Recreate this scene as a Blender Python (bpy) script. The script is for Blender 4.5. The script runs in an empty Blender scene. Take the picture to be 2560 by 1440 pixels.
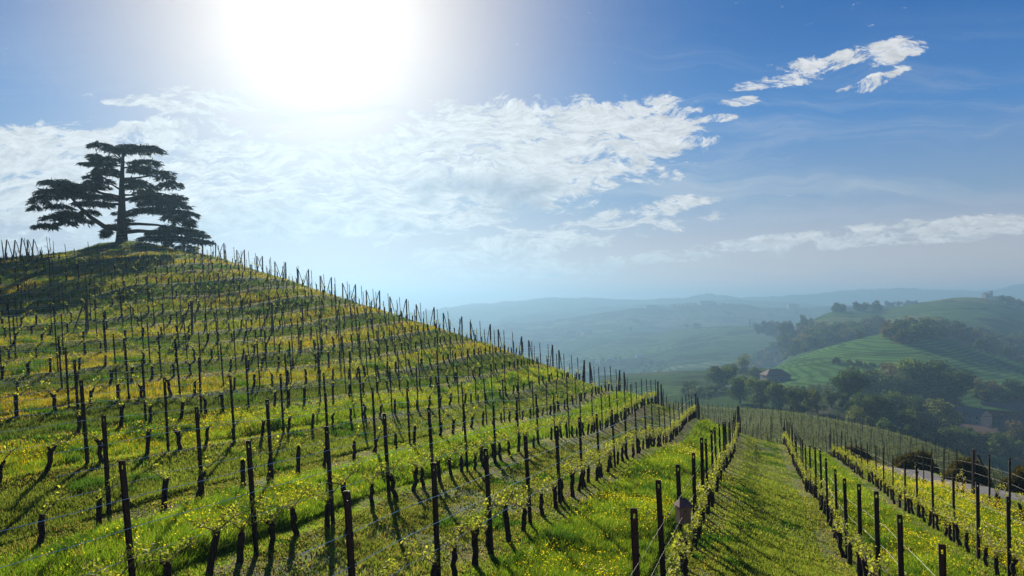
import bpy, math, random
import numpy as np
from mathutils import Vector, Matrix

# ------------------------------------------------------------------ scene, camera, sky, sun
S = bpy.context.scene
COL = S.collection
F = 1900.0                      # focal length in pixels of the 2560 wide photograph
HZ = 760.0                      # eye level row in the photograph
def at(px, py, d):              # a point seen at (px, py), d metres ahead of the camera
    return ((px - 1280.0) / F * d, d, (HZ - py) / F * d)

cam_d = bpy.data.cameras.new('camera')
cam = bpy.data.objects.new('camera', cam_d); COL.objects.link(cam)
cam_d.sensor_width = 36.0
cam_d.lens = F / 2560.0 * 36.0
cam_d.shift_y = (HZ - 720.0) / 2560.0
cam_d.clip_start = 0.1; cam_d.clip_end = 40000.0
cam.rotation_euler = (math.radians(90), 0, 0)
S.camera = cam

SUN_AZ = math.radians(-14.2); SUN_EL = math.radians(20.0)
SUN_DIR = Vector((math.sin(SUN_AZ) * math.cos(SUN_EL), math.cos(SUN_AZ) * math.cos(SUN_EL), math.sin(SUN_EL)))
sun_d = bpy.data.lights.new('sun', 'SUN'); sun_d.energy = 5.0; sun_d.angle = math.radians(0.53)
sun_d.color = (1.0, 0.91, 0.75)
sun = bpy.data.objects.new('sun', sun_d); COL.objects.link(sun)
sun.rotation_euler = SUN_DIR.to_track_quat('Z', 'Y').to_euler()

S.view_settings.view_transform = 'Standard'; S.view_settings.look = 'None'
S.view_settings.exposure = 1.0; S.view_settings.gamma = 1.0
S.view_settings.use_curve_mapping = False
S.render.engine = 'CYCLES'
cy = S.cycles
cy.max_bounces = 6; cy.diffuse_bounces = 3; cy.glossy_bounces = 2; cy.transmission_bounces = 4
cy.transparent_max_bounces = 16; cy.volume_bounces = 0
cy.use_denoising = True; cy.denoiser = 'OPENIMAGEDENOISE'
cy.denoising_input_passes = 'RGB_ALBEDO_NORMAL'
cy.use_adaptive_sampling = False
cy.sample_clamp_indirect = 4.0
cy.caustics_reflective = False; cy.caustics_refractive = False

# ---- node helper
class NT:
    def __init__(s, tree):
        s.t = tree; tree.nodes.clear()
    def n(s, typ, ins=None, **props):
        nd = s.t.nodes.new(typ)
        for k, v in props.items(): setattr(nd, k, v)
        for k, v in (ins or {}).items():
            sock = nd.inputs[k]
            if hasattr(v, 'node'): s.t.links.new(v, sock)
            else: sock.default_value = v
        return nd
    def m(s, op, a, b=0.0, c=None, clamp=False):
        ins = {0: a, 1: b}
        if c is not None: ins[2] = c
        return s.n('ShaderNodeMath', ins, operation=op, use_clamp=clamp).outputs[0]
    def sm(s, x, lo, hi, a=0.0, b=1.0):
        return s.n('ShaderNodeMapRange', {0: x, 1: lo, 2: hi, 3: a, 4: b}, interpolation_type='SMOOTHSTEP').outputs[0]
    def lin(s, x, lo, hi, a=0.0, b=1.0):
        return s.n('ShaderNodeMapRange', {0: x, 1: lo, 2: hi, 3: a, 4: b}).outputs[0]
    def mix(s, f, a, b, mode='MIX'):
        nd = s.n('ShaderNodeMix', data_type='RGBA', blend_type=mode)
        for i, v in ((0, f), (6, a), (7, b)):
            if hasattr(v, 'node'): s.t.links.new(v, nd.inputs[i])
            else: nd.inputs[i].default_value = (tuple(v) + (1,)) if i and len(v) == 3 else v
        return nd.outputs[2]
    def noise(s, vec, scale, detail=4, rough=0.55, dist=0.0, out=0):
        return s.n('ShaderNodeTexNoise', {'Vector': vec, 'Scale': scale, 'Detail': detail, 'Roughness': rough, 'Distortion': dist}).outputs[out]
    def xyz(s, x, y, z=0.0):
        return s.n('ShaderNodeCombineXYZ', {0: x, 1: y, 2: z}).outputs[0]

W = bpy.data.worlds.new('World'); S.world = W; W.use_nodes = True
w = NT(W.node_tree)
def build_world():
    d = w.n('ShaderNodeTexCoord').outputs['Generated']
    sep = w.n('ShaderNodeSeparateXYZ', {0: d})
    y = w.m('MAXIMUM', sep.outputs[1], 0.08)
    u = w.m('DIVIDE', sep.outputs[0], y); v = w.m('DIVIDE', sep.outputs[2], y)
    sky = w.n('ShaderNodeTexSky', sky_type='NISHITA', sun_disc=False, sun_elevation=SUN_EL,
              sun_rotation=SUN_AZ, altitude=450.0, air_density=1.0, dust_density=0.6, ozone_density=2.0).outputs[0]
    # a clear spring sky: deep blue overhead, paler towards the horizon
    el = sep.outputs[2]
    ramp = w.n('ShaderNodeValToRGB', {0: w.lin(el, 0.0, 0.5)}).outputs[0]
    cr = ramp.node.color_ramp
    stops = [(0.0, (.84, .40, .26)), (0.08, (.50, .40, .35)), (0.26, (.155, .23, .34)), (0.45, (.035, .140, .35)), (0.66, (.002, .075, .27)), (1.0, (.002, .05, .2))]
    while len(cr.elements) < len(stops): cr.elements.new(0.5)
    for e_, (p_, c_) in zip(cr.elements, stops): e_.position = p_; e_.color = (*c_, 1)
    clear = w.n('ShaderNodeVectorMath', {0: ramp, 'Scale': 7.4}, operation='SCALE').outputs[0]
    base = w.mix(1.0, clear, w.mix(1.0, sky, (0.0025, 0.010, 0.028), 'MULTIPLY'), 'ADD')
    cosang = w.n('ShaderNodeVectorMath', {0: d, 1: tuple(SUN_DIR)}, operation='DOT_PRODUCT').outputs['Value']
    ang = w.m('ARCCOSINE', w.m('MINIMUM', cosang, 0.99999))
    # aureole round the sun
    a1 = w.m('EXPONENT', w.m('MULTIPLY', w.m('POWER', w.m('DIVIDE', ang, 0.128), 2.0), -1.0))
    a2 = w.m('EXPONENT', w.m('MULTIPLY', w.m('POWER', w.m('DIVIDE', ang, 0.235), 2.0), -1.0))
    a3 = w.m('EXPONENT', w.m('DIVIDE', ang, -0.20))
    glow = w.m('ADD', w.m('MULTIPLY', a1, 2.6), w.m('ADD', w.m('MULTIPLY', a2, 0.85), w.m('MULTIPLY', a3, 0.3)))
    gcol = w.n('ShaderNodeVectorMath', {0: (1.0, 0.90, 0.79), 'Scale': glow}, operation='SCALE').outputs[0]
    halo = w.m('EXPONENT', w.m('MULTIPLY', w.m('POWER', w.m('DIVIDE', ang, 0.275), 2.8), -1.0))
    base = w.mix(w.m('MULTIPLY', halo, 0.92), base, (3.0, 2.45, 2.1))
    base = w.mix(1.0, base, gcol, 'ADD')
    # clouds: fields of broken altocumulus placed by direction
    uv = w.xyz(u, v)
    def blob(cpx, cpy, rx, ry, deg, k=1.0):
        mp = w.n('ShaderNodeMapping', {'Vector': uv, 'Location': ((cpx - 1280) / F, (HZ - cpy) / F, 0),
                 'Rotation': (0, 0, math.radians(deg)), 'Scale': (rx / F, ry / F, 1)}, vector_type='TEXTURE').outputs[0]
        g = w.n('ShaderNodeTexGradient', {'Vector': mp}, gradient_type='SPHERICAL').outputs['Fac']
        return w.m('MULTIPLY', w.sm(g, 0.0, 0.55), k)
    def union(lst):
        r = lst[0]
        for q in lst[1:]: r = w.m('MAXIMUM', r, q)
        return r
    warp = w.noise(w.xyz(w.m('MULTIPLY', u, 7.0), w.m('MULTIPLY', v, 12.0)), 1.0, 6, 0.5, 0.0, 1)
    wv = w.n('ShaderNodeVectorMath', {0: warp, 1: (0.5, 0.5, 0.5)}, operation='SUBTRACT').outputs[0]
    ws = w.n('ShaderNodeVectorMath', {0: wv, 'Scale': 0.075}, operation='SCALE').outputs[0]
    p = w.n('ShaderNodeVectorMath', {0: uv, 1: ws}, operation='ADD').outputs[0]
    pm = w.n('ShaderNodeMapping', {'Vector': p, 'Rotation': (0, 0, math.radians(-8)), 'Scale': (10.0, 27.0, 1)}).outputs[0]
    n1 = w.noise(pm, 2.3, 10, 0.70, 0.15)
    pm2 = w.n('ShaderNodeMapping', {'Vector': p, 'Location': (3.3, 1.7, 0), 'Rotation': (0, 0, math.radians(-8)), 'Scale': (4.0, 10.0, 1)}).outputs[0]
    n2 = w.noise(pm2, 1.0, 6, 0.55, 0.4)
    mask = union([blob(1150, 430, 780, 220, 10, 1.18), blob(1450, 370, 430, 150, 14, 1.25), blob(1640, 300, 190, 55, 8, 1.0),
                  blob(700, 470, 600, 190, 2, 1.15), blob(110, 440, 440, 190, 0, 1.25), blob(430, 340, 330, 75, 4, .95),
                  blob(520, 255, 230, 55, 0, .85), blob(310, 248, 170, 26, -2, .9), blob(1280, 285, 130, 45, 0, .8),
                  blob(2000, 180, 120, 50, 14, .92), blob(2070, 160, 300, 30, 17, 1.0), blob(2250, 132, 120, 34, 18, 1.0), blob(2175, 208, 140, 28, 24, 1.02),
                  blob(1850, 254, 80, 20, 6, .95), blob(1790, 295, 80, 17, 6, .95), blob(1900, 205, 110, 25, 12, .9),
                  blob(1560, 545, 330, 42, 14, 1.05), blob(1560, 440, 230, 50, 6, .85), blob(1380, 600, 560, 60, 8, .85),
                  blob(1780, 625, 640, 30, 8, 1.05), blob(2330, 578, 520, 46, 6, 1.0), blob(1400, 668, 420, 40, 4, .85), blob(960, 345, 70, 22, 0, .8),
                  blob(250, 600, 520, 90, 0, .85), blob(1250, 690, 500, 40, 2, .7)])
    dens = w.m('ADD', w.m('MULTIPLY', w.m('SUBTRACT', n1, 0.5), 3.9), w.m('MULTIPLY', w.m('SUBTRACT', n2, 0.5), 1.5))
    x = w.m('ADD', w.m('SUBTRACT', mask, 0.58), dens)
    cov = w.sm(x, 0.0, 0.5)
    # thick parts turn grey away from the sunlit edge
    shade = w.sm(w.noise(pm2, 1.6, 6, 0.6, 0.3), 0.40, 0.66)
    low = union([blob(1080, 530, 520, 110, 4, 1.3), blob(520, 560, 500, 90, 0, .6)])
    grey = w.m('MULTIPLY', shade, w.m('MULTIPLY', low, 0.9))
    rip = w.lin(w.noise(pm, 3.4, 9, 0.70, 0.15), .32, .68, 0.66, 1.12)
    ccol = w.mix(grey, (4.3, 4.3, 4.3), (2.3, 2.55, 2.95))
    ccol = w.n('ShaderNodeVectorMath', {0: ccol, 'Scale': w.m('MULTIPLY', rip, w.m('SUBTRACT', 1.0, w.m('MULTIPLY', halo, 0.22)))}, operation='SCALE').outputs[0]
    ccol = w.mix(1.0, ccol, w.n('ShaderNodeVectorMath', {0: gcol, 'Scale': 0.6}, operation='SCALE').outputs[0], 'ADD')
    thin = w.sm(w.noise(w.n('ShaderNodeMapping', {'Vector': p, 'Rotation': (0, 0, math.radians(-13)), 'Scale': (2.2, 22.0, 1)}).outputs[0], 1.0, 6, 0.6, 0.6), 0.46, 0.8)
    veil = w.m('MULTIPLY', thin, w.m('MULTIPLY', w.sm(v, 0.42, 0.16), 0.75))
    veil = w.m('MAXIMUM', veil, w.m('MULTIPLY', blob(1560, 250, 420, 26, 24, .28), thin))
    base = w.mix(veil, base, (2.7, 2.95, 3.3))
    base = w.mix(w.m('MULTIPLY', cov, 0.94), base, ccol)
    bg = w.n('ShaderNodeBackground', {'Color': base, 'Strength': 0.1})
    w.n('ShaderNodeOutputWorld', {'Surface': bg.outputs[0]})
build_world()
W.cycles.sampling_method = 'MANUAL'; W.cycles.sample_map_resolution = 1024
# ------------------------------------------------------------------ helpers
rng = np.random.default_rng(7)
random.seed(5)
def tag(o, label=None, cat=None, group=None, kind=None):
    if label: o['label'] = label
    if cat: o['category'] = cat
    if group: o['group'] = group
    if kind: o['kind'] = kind
    return o
def link(name, me, parent=None):
    o = bpy.data.objects.new(name, me); COL.objects.link(o)
    if parent is not None: o.parent = parent
    return o
def empty(name, loc=(0, 0, 0), rz=0.0):
    o = bpy.data.objects.new(name, None); COL.objects.link(o)
    o.location = loc; o.rotation_euler = (0, 0, rz); o.empty_display_size = 0.2
    return o
def mesh_np(name, verts, faces, mat=None, attrs=None, smooth=False):
    """verts (n,3); faces (m,3) or (m,4) array; attrs {name: (n,) floats or (n,3) colours}"""
    verts = np.asarray(verts, dtype=np.float32); faces = np.asarray(faces, dtype=np.int32)
    me = bpy.data.meshes.new(name)
    k = faces.shape[1]
    me.vertices.add(len(verts)); me.vertices.foreach_set('co', verts.ravel())
    me.loops.add(faces.size); me.loops.foreach_set('vertex_index', faces.ravel())
    me.polygons.add(len(faces))
    me.polygons.foreach_set('loop_start', np.arange(0, faces.size, k, dtype=np.int32))
    if smooth: me.polygons.foreach_set('use_smooth', np.ones(len(faces), dtype=bool))
    me.update(calc_edges=True)
    for an, a in (attrs or {}).items():
        a = np.asarray(a, dtype=np.float32)
        if a.ndim == 1:
            at_ = me.attributes.new(an, 'FLOAT', 'POINT'); at_.data.foreach_set('value', a)
        else:
            at_ = me.attributes.new(an, 'FLOAT_COLOR', 'POINT')
            at_.data.foreach_set('color', np.concatenate([a, np.ones((len(a), 1), np.float32)], 1).ravel())
    if mat: me.materials.append(mat)
    return me
class MB:                       # collects polygons of any size into one mesh
    def __init__(s): s.v = []; s.f = []; s.mi = []
    def add(s, vs, fs, mi=0):
        b = len(s.v); s.v += [tuple(map(float, q)) for q in vs]
        s.f += [tuple(i + b for i in f) for f in fs]; s.mi += [mi] * len(fs)
    def box(s, x0, x1, y0, y1, z0, z1, mi=0):
        s.add([(x0, y0, z0), (x1, y0, z0), (x1, y1, z0), (x0, y1, z0), (x0, y0, z1), (x1, y0, z1), (x1, y1, z1), (x0, y1, z1)],
              [(0, 3, 2, 1), (4, 5, 6, 7), (0, 1, 5, 4), (1, 2, 6, 5), (2, 3, 7, 6), (3, 0, 4, 7)], mi)
    def tube(s, pts, rad, n=6, mi=0, cap=True):
        pts = [Vector(p) for p in pts]
        if not hasattr(rad, '__len__'): rad = [rad] * len(pts)
        vs = []; ref = Vector((0.3, 0.9, 0.1))
        for i, p in enumerate(pts):
            t = (pts[min(i + 1, len(pts) - 1)] - pts[max(i - 1, 0)])
            t = t.normalized() if t.length > 1e-9 else Vector((0, 0, 1))
            a = t.cross(ref)
            if a.length < 0.05: a = t.cross(Vector((1, 0, 0)))
            a.normalize(); b = t.cross(a)
            for j in range(n):
                th = 2 * math.pi * j / n
                vs.append(p + (a * math.cos(th) + b * math.sin(th)) * rad[i])
        fs = []
        for i in range(len(pts) - 1):
            for j in range(n):
                k = (j + 1) % n
                fs.append((i * n + j, i * n + k, (i + 1) * n + k, (i + 1) * n + j))
        if cap:
            fs.append(tuple(range(n - 1, -1, -1))); fs.append(tuple((len(pts) - 1) * n + j for j in range(n)))
        s.add(vs, fs, mi)
    def build(s, name, mats, parent=None, smooth=False, link_it=True):
        me = bpy.data.meshes.new(name); me.from_pydata(s.v, [], s.f)
        for m_ in (mats if isinstance(mats, (list, tuple)) else [mats]): me.materials.append(m_)
        me.polygons.foreach_set('material_index', s.mi)
        if smooth: me.polygons.foreach_set('use_smooth', [True] * len(s.f))
        me.update()
        return link(name, me, parent) if link_it else me
def hash2(ix, iy, seed):
    h = (ix.astype(np.int64) * 374761393 + iy.astype(np.int64) * 668265263 + seed * 974634777) & 0x7fffffff
    h = ((h ^ (h >> 13)) * 1274126177) & 0x7fffffff
    return ((h ^ (h >> 16)) & 0xffff) / 65535.0
def vnoise(x, y, seed=0):
    x = np.asarray(x, float); y = np.asarray(y, float)
    ix = np.floor(x); iy = np.floor(y); fx = x - ix; fy = y - iy
    fx = fx * fx * (3 - 2 * fx); fy = fy * fy * (3 - 2 * fy)
    a = hash2(ix, iy, seed); b = hash2(ix + 1, iy, seed); c = hash2(ix, iy + 1, seed); d = hash2(ix + 1, iy + 1, seed)
    return (a * (1 - fx) + b * fx) * (1 - fy) + (c * (1 - fx) + d * fx) * fy
def fbm(x, y, seed=0, o=4):
    r = 0; a = 0.5; t = 0
    for i in range(o):
        r = r + a * vnoise(x * 2 ** i, y * 2 ** i, seed + i); t += a; a *= 0.5
    return r / t
ORD = ['zeroth', 'first', 'second', 'third', 'fourth', 'fifth', 'sixth', 'seventh', 'eighth', 'ninth', 'tenth', 'eleventh', 'twelfth',
       'thirteenth', 'fourteenth', 'fifteenth', 'sixteenth', 'seventeenth', 'eighteenth', 'nineteenth', 'twentieth']
def ordw(i):
    if i <= 20: return ORD[i]
    tens = {2: 'twenty', 3: 'thirty', 4: 'forty', 5: 'fifty', 6: 'sixty', 7: 'seventy'}
    t, r = divmod(i, 10)
    return tens[t] + '-' + ORD[r] if r else {20: 'twentieth', 30: 'thirtieth', 40: 'fortieth', 50: 'fiftieth', 60: 'sixtieth', 70: 'seventieth'}[i]

# ------------------------------------------------------------------ materials
def mat(name):
    m = bpy.data.materials.new(name); m.use_nodes = True
    return m, NT(m.node_tree)
def out(nt, sh, disp=None):
    o = nt.n('ShaderNodeOutputMaterial', {'Surface': sh})
    return o
def plain(name, c1, c2, scale=3.0, rough=0.85, metal=0.0, bump=0.0, spec=0.3, stretch=(1, 1, 1)):
    m, t = mat(name)
    co = t.n('ShaderNodeMapping', {'Vector': t.n('ShaderNodeTexCoord').outputs['Object'], 'Scale': stretch}).outputs[0]
    nz = t.noise(co, scale, 6, 0.65)
    col = t.mix(t.sm(nz, 0.32, 0.68), c1, c2)
    b = t.n('ShaderNodeBsdfPrincipled', {'Base Color': col, 'Roughness': rough, 'Metallic': metal, 'Specular IOR Level': spec})
    if bump:
        bp = t.n('ShaderNodeBump', {'Height': nz, 'Strength': bump, 'Distance': 0.02})
        t.t.links.new(bp.outputs[0], b.inputs['Normal'])
    out(t, b.outputs[0]); return m
def leafy(name, trans=0.5, gloss=0.0, rough=0.5, boost=1.0):
    """thin leaves and blades: colour from the attribute 'tone', light passes through"""
    m, t = mat(name)
    c = t.n('ShaderNodeAttribute', attribute_name='tone').outputs['Color']
    d = t.n('ShaderNodeBsdfDiffuse', {'Color': c})
    tc = t.mix(1.0, c, (1.25 * boost, 1.2 * boost, 0.6 * boost), 'MULTIPLY')
    tr = t.n('ShaderNodeBsdfTranslucent', {'Color': tc})
    sh = t.n('ShaderNodeMixShader', {0: trans, 1: d.outputs[0], 2: tr.outputs[0]}).outputs[0]
    if gloss:
        g = t.n('ShaderNodeBsdfGlossy', {'Color': (1, 1, 1, 1), 'Roughness': rough})
        sh = t.n('ShaderNodeMixShader', {0: gloss, 1: sh, 2: g.outputs[0]}).outputs[0]
    out(t, sh); return m
M = {}
M['grass'] = leafy('grass_blades', 0.64)
M['petal'] = leafy('petals', 0.5)
M['vineleaf'] = leafy('vine_leaves', 0.62, 0.02, 0.5, 1.15)
M['leaf'] = leafy('tree_leaves', 0.5)
M['needle'] = leafy('cedar_needles', 0.10)
M['steel'] = plain('brown_steel', (.013, .009, .007), (.030, .018, .012), 9.0, 0.65, 0.1, 0.3)
M['timber'] = plain('old_timber', (.045, .036, .03), (.11, .09, .075), 4.0, 0.9, 0, 0.5, 0.2, (6, 6, .6))
M['bark'] = plain('vine_bark', (.018, .012, .009), (.06, .042, .03), 18.0, 0.95, 0, 0.8, 0.1, (2, 2, .5))
M['treebark'] = plain('tree_bark', (.018, .015, .013), (.042, .036, .03), 3.0, 0.95, 0, 0.6, 0.1, (2, 2, .5))
M['cane'] = plain('cane_bark', (.11, .055, .03), (.2, .11, .06), 12.0, 0.7)
m_, t_ = mat('wire'); b_ = t_.n('ShaderNodeBsdfPrincipled', {'Base Color': (.88, .86, .80, 1), 'Metallic': 1.0, 'Roughness': 0.34}); out(t_, b_.outputs[0]); M['wire'] = m_
M['low_glint_wire'] = plain('low_glint_wire', (.16, .155, .14), (.24, .23, .21), 3.0, 0.6, 0.4)  # same steel wire, coloured darker and duller to hold down the sun glint
M['roof'] = plain('roof_tiles', (.11, .065, .05), (.19, .115, .085), 2.5, 0.9, 0, 0.3, 0.2, (1, 6, 1))
M['plaster'] = plain('plaster', (.38, .30, .20), (.48, .40, .28), 0.8, 0.9)
M['plaster_grey'] = plain('plaster_grey', (.13, .115, .11), (.19, .17, .16), 0.8, 0.9)  # darkened plaster: the shade on the valley barn is put into the colour
M['white'] = plain('white_paint', (.72, .72, .70), (.82, .82, .80), 1.0, 0.6)
M['glass'] = plain('dark_glass', (.02, .025, .03), (.035, .04, .05), 1.0, 0.2, 0, 0, 0.5)
M['stone'] = plain('old_stone', (.07, .06, .055), (.11, .095, .085), 0.5, 0.9, 0, 0.3)
# ------------------------------------------------------------------ the vineyard hill
# Rows are straight and parallel on plan, 3.7 m apart:  X = C(k) + SL * Y.  k = 0 is the row with the birdhouse,
# k grows uphill to the left, negative k lies right of the grass path.
SL = 0.322
def CK(k): return -1.485 - 3.9 * k
def KOF(X, Y): return (-1.485 + SL * Y - X) / 3.9
def row_at(k, px, py):          # the point of row k seen at (px, py)
    a = (px - 1280) / F
    Y = CK(k) / (a - SL)
    return (a * Y, Y, (HZ - py) / F * Y)
TRACES = {
    0: [(1722, 1400), (1755, 1306), (1791, 1222), (1810, 1179), (1846, 1087)],
    1: [(1232, 1391), (1271, 1360), (1355, 1304), (1469, 1222), (1532, 1179), (1628, 1121), (1741, 1050)],
    2: [(562, 1422), (636, 1392), (832, 1320), (978, 1256), (1184, 1180), (1252, 1156), (1454, 1093), (1647, 1016)],
    3: [(79, 1378), (188, 1345), (270, 1318), (505, 1250), (684, 1205), (1025, 1118), (1220, 1066), (1552, 986)],
    4: [(60, 1211), (236, 1175), (485, 1136), (633, 1110), (887, 1062), (1112, 1021), (1221, 1007), (1464, 962)],
    5: [(58, 1121), (191, 1101), (362, 1074), (556, 1042), (1385, 923)],
    6: [(47, 1057), (225, 1026), (369, 1011), (528, 990), (1308, 902)],
    7: [(0, 1003), (212, 979), (521, 941), (1230, 868)],
    8: [(105, 946), (538, 907), (1159, 849)],
    9: [(60, 906), (530, 864), (1090, 824)],
    10: [(79, 869), (526, 834), (1021, 803)],
    11: [(110, 845), (526, 806), (954, 781)],
    12: [(24, 826), (547, 777), (894, 764)],
    13: [(28, 801), (532, 744), (834, 745)],
    14: [(98, 774), (340, 717), (524, 707), (777, 725)],
    15: [(124, 749), (524, 678), (720, 706)],
    16: [(130, 715), (500, 662), (662, 690)],
    17: [(130, 694), (450, 650), (617, 672)],
    18: [(120, 676), (420, 641), (566, 655)],
    19: [(60, 668), (400, 632), (512, 641)],
    -1: [(2129, 1429), (2090, 1358), (2019, 1232), (1994, 1182), (1962, 1120)],
    -2: [(2463, 1419), (2395, 1374), (2341, 1333), (2262, 1281), (2230, 1256), (2072, 1156)],
    -3: [(2529, 1290), (2415, 1240)],
}
YEND = {k: row_at(k, *TRACES[k][-1])[1] for k in TRACES}
YEND[-1] = 68.0; YEND[-2] = 66.0; YEND[-3] = 50.0
def build_height():
    pts = []
    for k, tr in TRACES.items():
        for q in tr: pts.append(row_at(k, *q))
    # top of the hill under the cedar and the left skyline
    top = [(300, 607, 106), (250, 613, 105), (200, 631, 104), (150, 645, 103), (80, 654, 102), (0, 661, 101), (-120, 674, 100),
           (380, 612, 106), (450, 632, 106), (300, 622, 99)]
    pts += [at(*q) for q in top]
    # road and verge right of the lowest row
    pts += [at(*q) for q in [(2300, 1196, 58), (2430, 1226, 50), (2560, 1262, 44), (2280, 1180, 66), (2420, 1206, 59), (2560, 1240, 53), (2700, 1300, 42), (2700, 1275, 52)]]
    # beyond the crest the ground falls out of sight
    crest = [row_at(k, *TRACES[k][-1]) for k in range(0, 20)] + [at(*q) for q in top[:8]]
    for (X, Y, Z) in crest:
        px = X / Y * F + 1280
        s = 0.9 if px > 1380 else 1.6
        for dY, dz in ((9, 1.1), (20, 5.0), (45, 16.0)):
            f = (Y + dY) / Y
            pts.append((X * f, Y + dY, Z * f - dz * s))
    P = np.array(pts)
    # near side, out of frame: carry the slope on
    near = []
    for k in (-3, -1, 1, 3, 5, 8):
        X = CK(k) + SL * 7.0
        near.append((X, 7.0, -4.6 - 0.22 * max(0, -k + 0.5) * 1.2 + 0.03 * k))
    P = np.vstack([P, near])
    A = P[:, :2] / 50.0
    def ker(a, b):
        r2 = ((a[:, None, :] - b[None, :, :]) ** 2).sum(2)
        return 0.5 * r2 * np.log(r2 + 1e-12)
    n = len(P); K = ker(A, A) + np.eye(n) * 2e-4
    Q = np.hstack([np.ones((n, 1)), A])
    L = np.zeros((n + 3, n + 3)); L[:n, :n] = K; L[:n, n:] = Q; L[n:, :n] = Q.T
    sol = np.linalg.solve(L, np.concatenate([P[:, 2], np.zeros(3)]))
    def f(X, Y):
        B = np.stack([np.ravel(X), np.ravel(Y)], 1) / 50.0
        r = np.empty(len(B))
        for i in range(0, len(B), 20000):
            b = B[i:i + 20000]
            r[i:i + 20000] = ker(b, A) @ sol[:n] + np.hstack([np.ones((len(b), 1)), b]) @ sol[n:]
        return r.reshape(np.shape(X))
    return f, P
HF, HPTS = build_height()
# regular grid over (k, Y) for fast look-up
GK = np.arange(-8.0, 33.0, 0.125); GY = np.arange(2.0, 162.0, 0.5)
gk, gy = np.meshgrid(GK, GY, indexing='ij')
gx = -1.485 - 3.9 * gk + SL * gy
GZ = HF(gx, gy)
def terrace(k):                 # each row stands on a low bank
    f = k - np.round(k)
    return (0.08 + .14 * np.clip((k - 3) / 2, 0, 1)) * np.exp(-(f / 0.15) ** 2)
GZ = GZ + terrace(gk) + (fbm(gx * .5, gy * .5, 3) - .5) * .16 + (fbm(gx * 2.2, gy * 2.2, 9, 2) - .5) * .07
def hz(X, Y):
    X = np.asarray(X, float); Y = np.asarray(Y, float)
    k = np.clip((KOF(X, Y) - GK[0]) / 0.125, 0, len(GK) - 1.001); y = np.clip((Y - GY[0]) / 0.5, 0, len(GY) - 1.001)
    i = k.astype(int); j = y.astype(int); fk = k - i; fy = y - j
    return (GZ[i, j] * (1 - fk) * (1 - fy) + GZ[i + 1, j] * fk * (1 - fy) + GZ[i, j + 1] * (1 - fk) * fy + GZ[i + 1, j + 1] * fk * fy)
def proj(p):
    return 1280 + p[0] / p[1] * F, HZ - p[2] / p[1] * F
# ---- strip types between the rows: 1 = sown strip of tall grass and yellow flowers, 0 = mown grass
def strip_flower(k):
    i = np.floor(k).astype(int)
    fl = (i % 2 == 0).astype(float)          # 0..1 flower, 1..2 mown, ...
    fl = np.where(i == -1, 0.0, fl)          # the grass path
    fl = np.where(i == -2, 1.0, fl)
    fl = np.where(i == -3, 1.6, fl)
    fl = np.where(i < -3, 0.3, fl)
    fl = np.where(i >= 21, 0.0, fl)
    return fl
def row_dist(k): return np.abs(k - np.round(k)) * 3.7
ROADC = [(2240, 1188, 64), (2300, 1200, 58), (2370, 1216, 53.5), (2430, 1234, 50), (2500, 1256, 46.5), (2560, 1275, 44), (2680, 1320, 40), (2900, 1420, 35)]
ROADP = np.array([at(*q)[:2] for q in ROADC])
def road_dist(X, Y):
    X = np.asarray(X, float); Y = np.asarray(Y, float); best = np.full(X.shape, 1e9)
    for (ax, ay), (bx, by) in zip(ROADP[:-1], ROADP[1:]):
        dx, dy = bx - ax, by - ay
        t = np.clip(((X - ax) * dx + (Y - ay) * dy) / (dx * dx + dy * dy), 0, 1)
        best = np.minimum(best, np.hypot(X - ax - t * dx, Y - ay - t * dy))
    return best

def ground_material():
    m, t = mat('vineyard_soil_and_turf')
    co = t.n('ShaderNodeTexCoord').outputs['Object']
    soil = t.n('ShaderNodeAttribute', attribute_name='soil').outputs['Fac']
    n1 = t.noise(co, 1.3, 6, 0.7); n2 = t.noise(co, 9.0, 5, 0.7); n3 = t.noise(co, 40.0, 3, 0.6)
    turf = t.mix(t.sm(n1, .3, .7), (.075, .115, .024), (.125, .155, .04))
    turf = t.mix(t.sm(n2, .35, .75), turf, (.12, .115, .042))
    dirt = t.mix(t.sm(n2, .3, .7), (.075, .05, .028), (.15, .105, .06))
    dirt = t.mix(t.sm(n3, .55, .75), dirt, (.20, .15, .085))
    f = t.m('ADD', soil, t.m('MULTIPLY', t.m('SUBTRACT', n1, .5), 1.1))
    col = t.mix(t.sm(f, .35, .65), turf, dirt)
    b = t.n('ShaderNodeBsdfPrincipled', {'Base Color': col, 'Roughness': 0.95, 'Specular IOR Level': 0.15})
    h = t.m('ADD', t.m('MULTIPLY', n2, .6), t.m('MULTIPLY', n3, .4))
    bp = t.n('ShaderNodeBump', {'Height': h, 'Strength': 0.9, 'Distance': 0.05})
    t.t.links.new(bp.outputs[0], b.inputs['Normal'])
    out(t, b.outputs[0]); return m
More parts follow.
